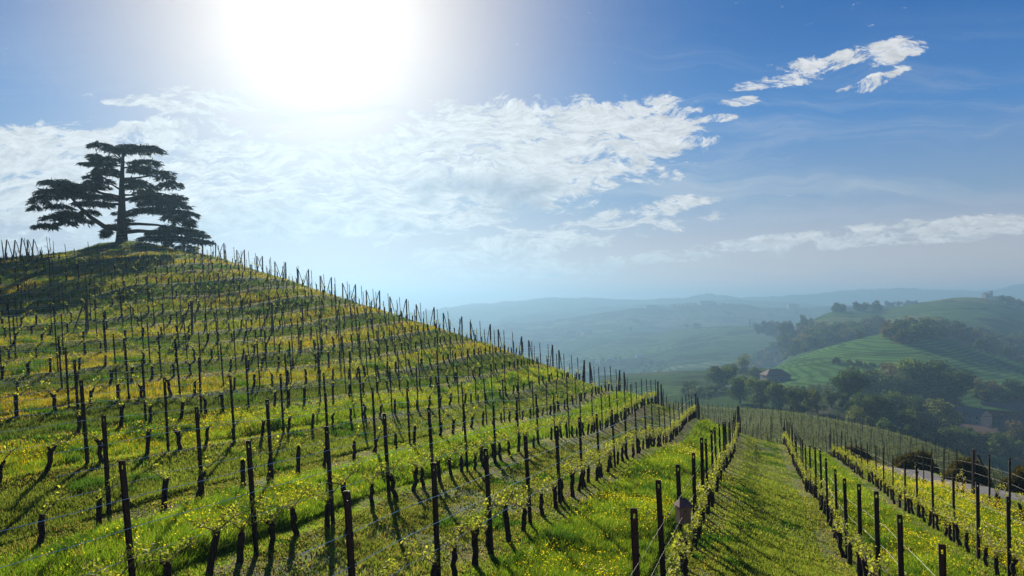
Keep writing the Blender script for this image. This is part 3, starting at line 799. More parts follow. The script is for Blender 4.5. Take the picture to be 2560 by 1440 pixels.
PROT = {d: [vine_proto(i, d) for i in range(7)] for d in (0, 1)}
vs_ = []
for k in VISROWS:
    ye = yend(k) - .8; Y = 9.5 + random.random()
    while Y < ye:
        p = ground_pt(k, Y, random.uniform(-.07, .07)); px, py = proj(p)
        if -20 < px < 2580 and py - .95 / Y * F < 1436 and not (150 < px < 480 and py < 652) and not (k < 0 and road_dist(p[0], p[1]) < 3.6):
            if random.random() > (.6 if k < -2 else .05 if k < 3 else .09): vs_.append((.9 / Y * F, k, Y, p, px, py))
        Y += random.uniform(.82, 1.06) if k < 3 else random.uniform(1.05, 1.6)
vs_.sort(key=lambda s: -s[0]); vown = vs_[:300]; vrest = vs_[300:]
def is_dense(k): return 1 if -3 < k <= 2 else 0
vorder = {}
for s in sorted(vown, key=lambda s: s[2]): vorder.setdefault(s[1], []).append(s)
VP = {}
for k, lst in vorder.items():
    for i, s in enumerate(lst):
        dn = is_dense(k); j = random.randrange(7)
        if (dn, j) not in VP:
            root = empty('grape_vine'); tr, ca, fo = PROT[dn][j]
            link('trunk', tr, root); link('cane', ca, root); link('foliage', fo, root); VP[(dn, j)] = root
        else: root = copy_tree(VP[(dn, j)])
        root.location = s[3]; sc = random.uniform(.88, 1.12); root.scale = (sc * .88, sc * .95, sc * random.uniform(.92, 1.06))
        root.rotation_euler = (random.uniform(-.06, .06), -lean(s[4]) * .5 + random.uniform(-.07, .07), RZ + random.choice((0, math.pi)) + random.uniform(-.12, .12))
        tag(root, 'gnarled vine, %s from the near end of the %s' % (ordw(i + 1), row_words(k)), 'vine', 'old grape vines in young leaf')
# the many small vines higher up: trunks, canes and leaves in one object with two materials
def merge_vines(lst, name):
    V, Fc, Cc, Mi = [], [], [], []; base = 0
    cache = {}
    for (h_, k, Y, p, px, py) in lst:
        dn = is_dense(k); j = random.randrange(7)
        if (dn, j) not in cache:
            parts = []
            for mi, me in ((0, PROT[dn][j][0]), (1, PROT[dn][j][2])):
                nv = len(me.vertices); co = np.empty(nv * 3, np.float32); me.vertices.foreach_get('co', co); co = co.reshape(-1, 3)
                me.calc_loop_triangles(); tr = np.empty(len(me.loop_triangles) * 3, np.int32); me.loop_triangles.foreach_get('vertices', tr); tr = tr.reshape(-1, 3)
                if mi == 1: cc = np.empty(nv * 4, np.float32); me.attributes['tone'].data.foreach_get('color', cc); cc = cc.reshape(-1, 4)[:, :3]
                else: cc = np.full((nv, 3), .03, np.float32)
                parts.append((mi, co, tr, cc))
            cache[(dn, j)] = parts
        m = Matrix.Translation(p) @ Matrix.Rotation(-lean(px) * .5 + random.uniform(-.07, .07), 4, 'Y') @ Matrix.Rotation(RZ + random.choice((0, math.pi)), 4, 'Z') @ Matrix.Scale(random.uniform(.9, 1.12), 4)
        R_ = np.array(m.to_3x3(), np.float32).T; T_ = np.array(m.translation, np.float32)
        for mi, co, tr, cc in cache[(dn, j)]:
            V.append(co @ R_ + T_); Fc.append(tr + base); Cc.append(cc); Mi.append(np.full(len(tr), mi, np.int32)); base += len(co)
    me = mesh_np(name, np.vstack(V), np.vstack(Fc), M['bark'], {'tone': np.vstack(Cc)}); me.materials.append(M['vineleaf'])
    me.polygons.foreach_set('material_index', np.concatenate(Mi)); me.update()
    tag(link(name, me), 'small vines in young leaf along the upper rows of the slope', 'vines', kind='stuff')
merge_vines(vrest, 'upper_vines')

# ---- birdhouse, fixed to its post
def birdhouse():
    s = BIRD[1]; p = Vector(s[3]); l = lean(s[4])
    wood = plain('birdhouse_boards', (.17, .11, .065), (.26, .175, .11), 6.0, 0.8, 0, .3, .2, (22, 22, .6))
    pale = plain('birdhouse_side', (.52, .50, .46), (.62, .60, .56), 4.0, .8)
    rf = plain('birdhouse_roof', (.12, .058, .045), (.17, .085, .065), 5.0, .8)
    root = empty('birdhouse', p + Vector((-l * 1.1, 0, 1.04)), 0.22); root.scale = (1.02, 1.02, 1.08)
    b, d, h = .115, .105, .30
    y0 = -.135
    mb = MB(); mb.box(-b, b, y0 - d, y0 - d + .018, 0, h)
    for i in range(1, 6): x = -b + i * 2 * b / 6; mb.box(x - .003, x + .003, y0 - d - .004, y0 - d, .0, h - .10)
    mb.build('front_panel', wood, root)
    mb = MB(); mb.tube([(0.0, y0 - d - .004, h - .075), (0.0, y0 - d + .010, h - .075)], .022, 14); mb.build('entrance_hole', M['glass'], root)
    for sx in (-1, 1):
        mb = MB(); x = sx * (b - .009); mb.box(x - .009, x + .009, y0 - d + .0185, y0 + d - .0185, 0, h); mb.build('side_panel', pale if sx > 0 else wood, root)
    mb = MB(); mb.box(-b, b, y0 + d - .018, y0 + d, 0, h); mb.build('back_panel', wood, root)
    mb = MB(); mb.box(-b + .019, b - .019, y0 - d + .019, y0 + d - .019, .004, .02); mb.build('floor_board', wood, root)
    mb = MB(); o_ = .04
    mb.add([(-b - o_, y0 - d - .06, h + .003), (b + o_, y0 - d - .06, h + .003), (b + o_, y0 + d + .02, h + .003), (-b - o_, y0 + d + .02, h + .003),
            (-b - o_, y0 - d - .06, h + .022), (b + o_, y0 - d - .06, h + .022), (b * .55, y0 + d * .2, h + .15), (-b * .55, y0 + d * .2, h + .15), (b + o_, y0 + d + .02, h + .022), (-b - o_, y0 + d + .02, h + .022)],
           [(0, 3, 2, 1), (0, 1, 5, 4), (4, 5, 6, 7), (1, 2, 8, 5), (5, 8, 6), (2, 3, 9, 8), (8, 9, 7, 6), (3, 0, 4, 9), (9, 4, 7)])
    mb.build('roof', rf, root)
    mb = MB(); mb.box(-.05, .05, y0 + d + .001, -.003, .08, .20); mb.build('bracket', M['timber'], root)
    tag(root, 'small wooden birdhouse with a brown pitched roof hung on a steel post', 'birdhouse')
birdhouse()
# ------------------------------------------------------------------ grass and flowers (what nobody could count)
RIDGE_PX = np.arange(-60, 2640, 20)
def _ridgeY():
    r = []
    for px in RIDGE_PX:
        a = (px - 1280) / F; Y = np.linspace(20, 130, 221); r.append(Y[np.argmin(HZ - hz(a * Y, Y) / Y * F)])
    return np.array(r)
RIDGE_Y = _ridgeY()
def field_points(n, Y0, Y1, amax=.70):
    """n ground points with even density over the visible fan between two distances"""
    Y = np.sqrt(rng.uniform(Y0 ** 2, Y1 ** 2, n)); a = rng.uniform(-amax, amax, n)
    X = a * Y; px = a * F + 1280
    keep = (Y < np.interp(px, RIDGE_PX, RIDGE_Y) + 4) & (road_dist(X, Y) > 2.1)
    X, Y = X[keep], Y[keep]; k = KOF(X, Y)
    keep = (k > -4.6) | (Y < 70); X, Y, k = X[keep], Y[keep], k[keep]
    return X, Y, k
def grass_zone(n, Y0, Y1, wid, seg, hs=1.0):
    X, Y, k = field_points(n, Y0, Y1)
    fl = strip_flower(k); rd = row_dist(k); ki = np.floor(k).astype(int)
    nz = fbm(X * .55, Y * .55, 31, 3); n2 = fbm(X * 1.9, Y * 1.9, 47, 2); nl = fbm(X * .12, Y * .12, 5, 2)
    m = len(X); u = rng.uniform(0, 1, m)
    tall = (fl > .5); under = (rd < .62) & (k > -3.6) & (k < 21)
    edge = np.clip((rd - .45) / .5, 0, 1)
    h = np.where(tall, (.13 + .42 * nz * edge) * (.65 + .5 * n2), .035 + .13 * nz * n2 * 1.6)
    h = np.where((ki == 3), .07 + .16 * nz, h)
    h = np.where((ki >= 5) & ~tall, .10 + .26 * nz * n2 * 1.7, h)
    h = np.where(under, np.where(k > 3.4, .05 + .18 * n2 * u, .03 + .10 * n2 * u), h)
    h = h * rng.uniform(.55, 1.2, m) * hs
    # clumps of rank weeds here and there
    wd = np.clip((fbm(X * .9, Y * .9, 77, 2) - .66) * 9, 0, 1); h = h * (1 + .35 * wd)
    keep = np.ones(m, bool)
    bare = fbm(X * .8, Y * .8, 61, 3)
    keep &= ~(under & (u > np.where(k > 3.4, .9, np.clip((bare - .22) * 2.8, .28, 1))))
    keep &= ~((ki == 1) & ~under & (u > np.clip((bare - .36) * 4.5, .16, 1)))
    keep &= ~((ki == -1) & (u > np.clip((bare - .27) * 6, .45, 1)))
    X, Y, k, h, nz, n2, nl, tall, under, ki, fl, wd = [q[keep] for q in (X, Y, k, h, nz, n2, nl, tall, under, ki, fl, wd)]
    m = len(X); Z = hz(X, Y)
    # colours of the plants themselves: fresh sown green, dry yellow-green mown turf, ochre seed heads uphill
    t = rng.uniform(0, 1, (m, 1))
    fresh = np.array((.058, .120, .012)) * (1 - t) + np.array((.125, .195, .022)) * t
    turf = np.array((.056, .092, .018)) * (1 - t) + np.array((.135, .178, .042)) * t
    blue = np.array((.035, .070, .022)) * (1 - t) + np.array((.085, .13, .04)) * t
    gold = np.array((.16, .125, .012)) * (1 - t) + np.array((.30, .21, .015)) * t
    col = np.where((tall & (k < 5))[:, None], fresh, turf)
    col = np.where(((ki >= 5) & ~tall)[:, None], blue * .6 + turf * .4, col)
    up = np.clip((k - 3.2) / 2.5, 0, 1) * tall * np.clip((nl - .12) * 2.4, .25, 1)
    gm = (rng.uniform(0, 1, m) < up * .42)
    col = np.where(gm[:, None], gold, col)
    dry = (rng.uniform(0, 1, m) < np.where(under | (ki == 1), .20, .05))
    col = np.where(dry[:, None], np.array((.20, .16, .08)) * (.6 + .7 * t), col)
    col = col * np.array((1.50, 1.44, 1.25)) * (.72 + .56 * nz[:, None])
    col = col * np.where((ki >= 5) & ~tall, .78, np.where(tall & (ki >= 2), 1.14, 1.0))[:, None]
    col = np.where((ki == -1)[:, None], col * np.array((1.2, 1.18, 1.05)), col)
    col = np.where((wd > .4)[:, None], np.array((.06, .13, .02)) * (.8 + .6 * t), col)
    az = rng.uniform(0, 2 * math.pi, m); ln = rng.uniform(.1, .75, m) * h
    wdt = wid * rng.uniform(.6, 1.3, m) * np.where(h < .1, 1.0, 1.0)
    # a third of the short plants are broad leaves lying low
    broad = (rng.uniform(0, 1, m) < np.where(tall, .10, .30)); wdt = np.where(broad, wdt * 2.6, wdt); ln = np.where(broad, h * 1.2, ln); hh = np.where(broad, h * .55, h)
    face = az + rng.uniform(-1, 1, m)
    cx, sx = np.cos(face), np.sin(face); lx, ly = np.cos(az) * ln, np.sin(az) * ln
    b0 = np.stack([X - sx * wdt * .5, Y + cx * wdt * .5, Z - .02], 1); b1 = np.stack([X + sx * wdt * .5, Y - cx * wdt * .5, Z - .02], 1)
    tip = np.stack([X + lx, Y + ly, Z + hh], 1)
    if seg == 2:
        mm_ = np.where(broad, .62, .42)
        m0 = np.stack([X + lx * .35 - sx * wdt * mm_, Y + ly * .35 + cx * wdt * mm_, Z + hh * .6], 1); m1 = np.stack([X + lx * .35 + sx * wdt * mm_, Y + ly * .35 - cx * wdt * mm_, Z + hh * .6], 1)
        v = np.stack([b0, b1, m0, m1, tip], 1).reshape(-1, 3); i = np.arange(m) * 5
        f = np.concatenate([np.stack([i, i + 1, i + 3], 1), np.stack([i, i + 3, i + 2], 1), np.stack([i + 2, i + 3, i + 4], 1)])
        c = np.repeat(col, 5, 0)
    else:
        v = np.stack([b0, b1, tip], 1).reshape(-1, 3); i = np.arange(m) * 3
        f = np.stack([i, i + 1, i + 2], 1); c = np.repeat(col, 3, 0)
    return v, f, c
def build_grass():
    V, Fc, C = [], [], []; base = 0
    for args in GRASS:
        v, f, c = grass_zone(*args); V.append(v); Fc.append(f + base); C.append(c); base += len(v)
    me = mesh_np('grass', np.vstack(V), np.vstack(Fc), M['grass'], {'tone': np.vstack(C)})
    tag(link('grass', me), 'green grass and weeds covering the vineyard slope', 'grass', kind='stuff')
#        count    from  to   blade width  segments
GRASS = [(420000, 10.5, 19, .014, 2), (420000, 19, 32, .020, 2), (380000, 32, 52, .030, 1), (330000, 52, 80, .048, 1), (220000, 80, 112, .070, 1)]
build_grass()

def build_flowers():
    V, Fc, C = [], [], []; base = 0
    for n, Y0, Y1, sz, petals in ((46000, 10.5, 22, .030, 4), (62000, 22, 42, .042, 3), (52000, 42, 75, .060, 2), (30000, 75, 110, .085, 2)):
        X, Y, k = field_points(n, Y0, Y1)
        fl = strip_flower(k); rd = row_dist(k); patch = fbm(X * .35, Y * .35, 91, 3); p2 = fbm(X * 1.2, Y * 1.2, 14, 2)
        p = np.clip((patch - .34) * 4.0, .08, 1) * np.clip((p2 - .3) * 3, .2, 1) * np.clip((rd - .5) / .4, 0, 1)
        p = np.where(fl > 1.2, np.maximum(p, .75) * 1.3, p * fl * .75)
        p = np.where(fl < .5, .02, p)
        p = np.where(k > 4, p * .55, p) * (np.clip((Y - 9) / 11, .4, 1))
        keep = (rng.uniform(0, 1, len(X)) < p); X, Y, k, fl = X[keep], Y[keep], k[keep], fl[keep]
        m = len(X); nz = fbm(X * .55, Y * .55, 31, 3)
        h = np.where(fl > .5, (.20 + .34 * nz) * rng.uniform(.7, 1.25, m), .08)
        c0 = np.stack([X, Y, hz(X, Y) + h], 1)
        white = rng.uniform(0, 1, m) < (.012 if Y0 < 20 else .03)
        t = rng.uniform(0, 1, (m, 1))
        col = np.array((.70, .56, .015)) * (1 - t) + np.array((.88, .78, .05)) * t
        col = np.where((k > 5)[:, None], col * np.array((.85, .68, .6)), col)
        col = np.where(white[:, None], np.array((.75, .75, .70)), col)
        for q in range(petals):
            s = sz * rng.uniform(.5, 1.1, m)
            o = c0 + rng.normal(0, 1, (m, 3)) * np.array([sz * .7, sz * .7, sz * .8])
            a = rng.uniform(0, 2 * math.pi, m); e = rng.uniform(.1, 1.3, m)
            u = np.stack([np.cos(a), np.sin(a), np.zeros(m)], 1) * s[:, None] * .5
            w2 = np.stack([-np.sin(a) * np.cos(e), np.cos(a) * np.cos(e), np.sin(e)], 1) * s[:, None] * .5
            v = np.stack([o - u, o - w2, o + u, o + w2], 1).reshape(-1, 3); i = np.arange(m) * 4 + base
            V.append(v); Fc += [np.stack([i, i + 1, i + 2], 1), np.stack([i, i + 2, i + 3], 1)]; C.append(np.repeat(col, 4, 0)); base += len(v)
    me = mesh_np('wildflowers', np.vstack(V), np.vstack(Fc), M['petal'], {'tone': np.vstack(C)})
    tag(link('wildflowers', me), 'yellow wildflowers scattered through the tall grass strips', 'wildflowers', kind='stuff')
build_flowers()
# ------------------------------------------------------------------ the cedar on the hilltop
def cedar():
    base = at(304, 609, 106.0); base = (base[0], base[1], float(hz(base[0], base[1])))
    K_ = .01625                                       # metres per traced unit, trunk foot at (1045, 1050)
    R = np.random.default_rng(21); rr = random.Random(4)
    root = empty('cedar_tree', base)
    W_ = lambda x, y, d=0.0: Vector(((x - 1045) * K_, d, (1050 - y) * K_))
    # limbs with the pads of foliage they carry, each at its own depth round the trunk
    limbs = [  # (points x, y), depth at the tip, radius at the trunk
        ([(1035, 930), (900, 910), (790, 830), (700, 740), (640, 660), (560, 610)], -1.2, .42),
        ([(1050, 960), (1200, 950), (1350, 960), (1550, 1000), (1720, 1060)], -1.6, .34),
        ([(1050, 890), (1180, 885), (1320, 890), (1480, 920), (1650, 950)], 2.0, .26),
        ([(1045, 830), (1180, 800), (1330, 760), (1500, 770), (1680, 810)], -2.2, .26),
        ([(1045, 700), (930, 640), (760, 590), (560, 560), (390, 520)], 1.8, .26),
        ([(1045, 720), (900, 720), (790, 740)], -2.6, .2),
        ([(1045, 690), (1180, 640), (1330, 610), (1480, 640)], 2.4, .22),
        ([(1045, 580), (1170, 540), (1300, 540), (1400, 600)], -2.0, .18),
        ([(1045, 500), (1170, 490), (1290, 470), (1420, 500), (1540, 560)], .8, .16),
        ([(1045, 410), (1130, 400), (1230, 370), (1380, 385)], -1.0, .13),
        ([(1045, 490), (960, 470), (830, 460), (710, 465)], .9, .14),
        ([(1045, 390), (960, 385), (860, 375), (770, 400)], -.8, .12),
        ([(1045, 345), (985, 300), (900, 300), (760, 330)], 1.0, .12),
        ([(1045, 330), (985, 250), (900, 215), (820, 205)], -.6, .12),
        ([(1045, 330), (1090, 260), (1200, 225), (1330, 240)], .6, .14),
        ([(1045, 880), (940, 900), (880, 890)], 2.2, .14), ([(1045, 600), (1000, 560), (880, 540)], -2.8, .16),
        ([(1045, 760), (1000, 740), (960, 770)], 4.2, .18), ([(1045, 640), (1080, 620), (1110, 640)], 4.6, .18), ([(1045, 660), (1020, 650), (990, 660)], -4.6, .18)]
    mb = MB()
    tr = [(1045, 1085, 1.05), (1045, 1040, .84), (1046, 985, .74), (1048, 930, .70), (1047, 820, .56), (1046, 700, .46), (1048, 560, .36), (1050, 430, .28), (1056, 330, .20), (1062, 230, .09)]
    mb.tube([W_(x, y, .05 * math.sin(y * .02)) for x, y, r in tr], [r for x, y, r in tr], 12)
    twig = []
    for pts, dep, r0 in limbs:
        n = len(pts); P = [W_(x, y, dep * (i / (n - 1)) ** 1.1) for i, (x, y) in enumerate(pts)]
        mb.tube(P, [r0 * (1 - .8 * i / (n - 1)) for i in range(n)], 7)
    mb.build('trunk', M['treebark'], root, smooth=True)
    # pads: centre x, y, half width, half thickness, droop at the ends, depth
    pads = [(1170, 232, 195, 36, 26, .3), (1070, 265, 90, 45, 0, -.4), (1260, 222, 95, 24, 24, .6), (880, 210, 95, 20, 26, -.6), (935, 225, 60, 20, 10, .5), (790, 285, 62, 18, 16, .8), (880, 318, 125, 20, 22, .9), (790, 345, 60, 14, 20, 1.2),
            (880, 378, 115, 17, 10, -.8), (920, 420, 90, 24, 20, -.4), (770, 462, 85, 15, 18, .9), (900, 445, 100, 22, 12, .2), (1285, 360, 112, 20, 24, -1.), (1215, 405, 85, 24, 8, -.4), (1330, 430, 105, 22, 22, .5), (1400, 470, 70, 22, 24, .8),
            (1470, 525, 90, 24, 40, .8), (1400, 540, 30, 18, 10, .4), (1200, 440, 60, 16, 12, -.9),
            (430, 505, 125, 24, 22, 1.8), (520, 545, 110, 28, 10, 1.4), (350, 590, 72, 26, 22, 1.2), (460, 600, 150, 34, 14, 1.0), (640, 590, 150, 46, 8, .4), (800, 570, 130, 44, 6, -.8), (940, 545, 100, 32, 6, -2.4), (820, 640, 150, 34, 14, 1.6), (660, 640, 120, 26, 20, -.6),
            (380, 690, 82, 34, 36, -1.2), (335, 745, 46, 24, 26, -.9), (450, 660, 90, 22, 10, -.9), (560, 740, 92, 20, 22, -1.2), (600, 800, 120, 26, 24, -.6), (500, 835, 75, 18, 26, -1.4), (700, 850, 70, 22, 24, .6), (440, 905, 88, 22, 26, -1.3), (590, 870, 80, 22, 30, -.8), (560, 815, 110, 20, 12, .9),
            (890, 730, 130, 26, 16, -2.6), (840, 790, 70, 18, 26, -1.8), (960, 765, 80, 22, 14, 3.4), (930, 890, 78, 24, 14, 2.2), (1000, 835, 60, 14, 10, 2.0), (922, 942, 34, 34, 30, -.2), (908, 975, 20, 26, 20, -.2), (990, 905, 50, 26, 10, 1.8),
            (1190, 530, 80, 22, 12, -1.6), (1140, 590, 95, 44, 6, 3.6), (1260, 575, 120, 34, 18, -1.6), (1180, 650, 120, 34, 10, 2.4), (1330, 640, 120, 36, 18, 2.0), (1440, 630, 80, 32, 26, 2.2), (1150, 730, 90, 26, 16, 4.2), (1330, 700, 130, 26, 18, .6), (1460, 700, 120, 32, 24, -.8), (1570, 735, 90, 24, 26, -1.4),
            (1300, 775, 110, 20, 18, -1.6), (1430, 775, 130, 26, 22, -2.0), (1590, 800, 110, 24, 24, -2.2), (1690, 810, 62, 18, 26, -2.2), (1620, 850, 90, 26, 44, -2.0), (1520, 830, 80, 24, 26, -1.2), (1670, 890, 40, 30, 30, -1.6),
            (1400, 900, 70, 18, 8, 1.6), (1440, 935, 150, 34, 10, 1.4), (1540, 930, 110, 30, 16, 2.0), (1650, 970, 80, 24, 20, 1.8), (1370, 965, 90, 26, 10, -.6), (1360, 1010, 130, 26, 22, -1.0), (1520, 1010, 140, 28, 18, -1.2), (1700, 1030, 100, 24, 18, -1.6), (1800, 1045, 62, 14, 18, -1.6), (1460, 1055, 40, 26, 24, -.6), (1630, 1085, 80, 26, 30, -1.4), (1660, 1130, 34, 22, 18, -1.4)]
    V, Fc, Cc = [], [], []; b0 = 0
    for (cx, cy_, hw, ht, dr, dep) in pads:
        c = np.array(W_(cx, cy_, dep)); a_ = hw * K_; t_ = ht * K_ * .85; b_ = min(a_ * .85, 1.9)
        n = int(300 * max(.5, a_ * b_ * .9) + 130)
        r = np.sqrt(R.uniform(0, 1, n)); th = R.uniform(0, 2 * math.pi, n)
        x = r * np.cos(th); y = r * np.sin(th)
        top = R.uniform(0, 1, n) ** .6
        z = t_ * (np.sqrt(np.maximum(0, 1 - r ** 2)) * .75 * (2 * top - 1) + .25 * R.normal(0, .5, n)) - dr * K_ * r ** 2.2 * R.uniform(.5, 1.3, n)
        sd = int(abs(cx * 7 + cy_)) % 997
        edge = (.72 + .56 * vnoise(th * 2.6 + 20, np.full(n, sd * 1.7), 3)) * R.uniform(.88, 1.16, n)
        gap = vnoise(x * 2.6 + sd, y * 2.6 + 5, 8)
        z = z - (R.uniform(0, 1, n) < .22) * R.uniform(.05, .55, n) * (t_ + .12)
        P = c + np.stack([x * a_ * 1.06 * edge, y * b_ * edge, z + (gap - .5) * .3 * t_], 1); P[gap < .2] = c + (P[gap < .2] - c) * .8
        kp = (gap > .27) | (R.uniform(0, 1, n) < .25); P, x, y, r = P[kp], x[kp], y[kp], r[kp]; n = len(P)
        # every element is a pointed spray of needles leaning outward and slightly down at the rim
        d = np.stack([x + R.normal(0, .45, n), y + R.normal(0, .45, n), -.15 - .45 * r ** 2 + R.normal(0, .32, n)], 1); d /= np.linalg.norm(d, axis=1)[:, None]
        s = R.uniform(.16, .55, n); h = np.cross(d, R.normal(0, 1, (n, 3))); h /= np.linalg.norm(h, axis=1)[:, None] + 1e-6
        wd = s * R.uniform(.16, .34, n)
        q = np.stack([P - h * wd[:, None] * .7, P + h * wd[:, None] * .7, P + d * s[:, None] * .6 + h * wd[:, None] * .5, P + d * s[:, None] * 1.3, P + d * s[:, None] * .6 - h * wd[:, None] * .5], 1).reshape(-1, 3)
        i = np.arange(n) * 5 + b0
        V.append(q); Fc += [np.stack([i, i + 1, i + 2], 1), np.stack([i, i + 2, i + 3], 1), np.stack([i, i + 3, i + 4], 1)]; b0 += n * 5
        tt = R.uniform(0, 1, (n, 1)); Cc.append(np.repeat(np.array((.016, .030, .020)) * (1 - tt) + np.array((.045, .065, .036)) * tt, 5, 0))
    me = mesh_np('crown', np.vstack(V), np.vstack(Fc), M['needle'], {'tone': np.vstack(Cc)})
    link('crown', me, root)
    tag(root, 'huge dark cedar of Lebanon with tiered flat branches on the hilltop', 'tree')
cedar()

# ------------------------------------------------------------------ broadleaf trees of the valley
def tree_parts(seed, h, wdt, leaf, n, tones, shape='round', bare=.0):
    R = np.random.default_rng(seed); rr = random.Random(seed)
    mb = MB(); th = h * (.24 if shape != 'column' else .12); r0 = h * .022 + .08
    mb.tube([(0, 0, -.4), (.02 * h * rr.uniform(-1, 1), .02 * h * rr.uniform(-1, 1), th * .6), (.03 * h * rr.uniform(-1, 1), 0, th), (0, 0, h * .8)], [r0 * 1.25, r0, r0 * .8, r0 * .2], 6)
    lob = []
    nl = rr.randint(12, 16) if shape != 'column' else 7
    for i in range(nl):
        if shape == 'column': z = h * (.1 + .85 * (i + .5) / nl); rad = wdt * .5 * math.sin(math.pi * min(.97, (i + .9) / (nl + .6)) ** .8) ; c = (0, 0, z); lob.append((c, (rad, rad, h * .14))); continue
        a = rr.uniform(0, 6.28); rad = wdt * .5 * rr.uniform(.15, .72); zt = rr.uniform(.20, .86)
        rad *= 1.15 - abs(zt - .55) * 1.3
        c = (math.cos(a) * rad, math.sin(a) * rad, h * zt); s = wdt * rr.uniform(.17, .27)
        lob.append((c, (s, s, s * rr.uniform(.65, .95))))
        mb.tube([(0, 0, th * rr.uniform(.7, 1.3)), (c[0] * .55, c[1] * .55, (th + c[2]) * .52), c], [r0 * .45, r0 * .3, r0 * .12], 4)
    trunk = mb.build('trunk', M['treebark'], link_it=False)
    C_, D_, T_ = [], [], []
    per = n // len(lob)
    for c, s in lob:
        d = R.normal(0, 1, (per, 3)); d /= np.linalg.norm(d, axis=1)[:, None]
        r = R.uniform(.45, 1.08, per) ** .7
        C_.append(np.array(c) + d * r[:, None] * np.array(s)); D_.append(d); t = R.uniform(0, 1); T_.append(np.clip(t * .6 + R.uniform(0, .55, per), 0, 1))
    P = np.vstack(C_); D = np.vstack(D_); T = np.concatenate(T_)[:, None]; m = len(P)
    h1 = np.cross(D + R.normal(0, .8, (m, 3)), R.normal(0, 1, (m, 3))); h1 /= np.linalg.norm(h1, axis=1)[:, None] + 1e-6
    h2 = np.cross(h1, D + R.normal(0, .5, (m, 3))); h2 /= np.linalg.norm(h2, axis=1)[:, None] + 1e-6
    s = leaf * R.uniform(.5, 1.2, (m, 1))
    v = np.stack([P - h1 * s, P - h2 * s * .7, P + h1 * s, P + h2 * s * .7], 1).reshape(-1, 3); i = np.arange(m) * 4
    f = np.concatenate([np.stack([i, i + 1, i + 2], 1), np.stack([i, i + 2, i + 3], 1)])
    col = np.array(tones[0]) * (1 - T) + np.array(tones[1]) * T
    crown = mesh_np('crown', v, f, M['leaf'], {'tone': np.repeat(col, 4, 0)})
    return trunk, crown
TONES = {'dark': ((.024, .044, .014), (.065, .10, .030)), 'mid': ((.045, .075, .020), (.105, .145, .042)), 'pale': ((.080, .11, .034), (.17, .195, .07)), 'brown': ((.065, .058, .028), (.14, .115, .055)), 'cyp': ((.010, .020, .010), (.022, .038, .018))}
NEAR = {k: [tree_parts(200 + i * 10 + j, 11, 9.5, .34, 3600, TONES[k]) for j in range(2)] for i, k in enumerate(('dark', 'mid', 'pale', 'brown'))}
CYP = tree_parts(500, 14, 3.6, .35, 1500, TONES['cyp'], 'column')
POP = tree_parts(510, 16, 7.5, .5, 2200, TONES['pale'], 'column')
USED = {}
def tree(key, variants, p, sc, label, group=None, name='tree', wide=1.0):
    trk, crn = variants
    root = empty(name, p, random.uniform(0, 6.28)); link('trunk', trk, root); link('crown', crn, root)
    root.scale = (sc * wide, sc * wide, sc); tag(root, label, 'tree', group); return root
G1 = 'trees round the farm below the slope'
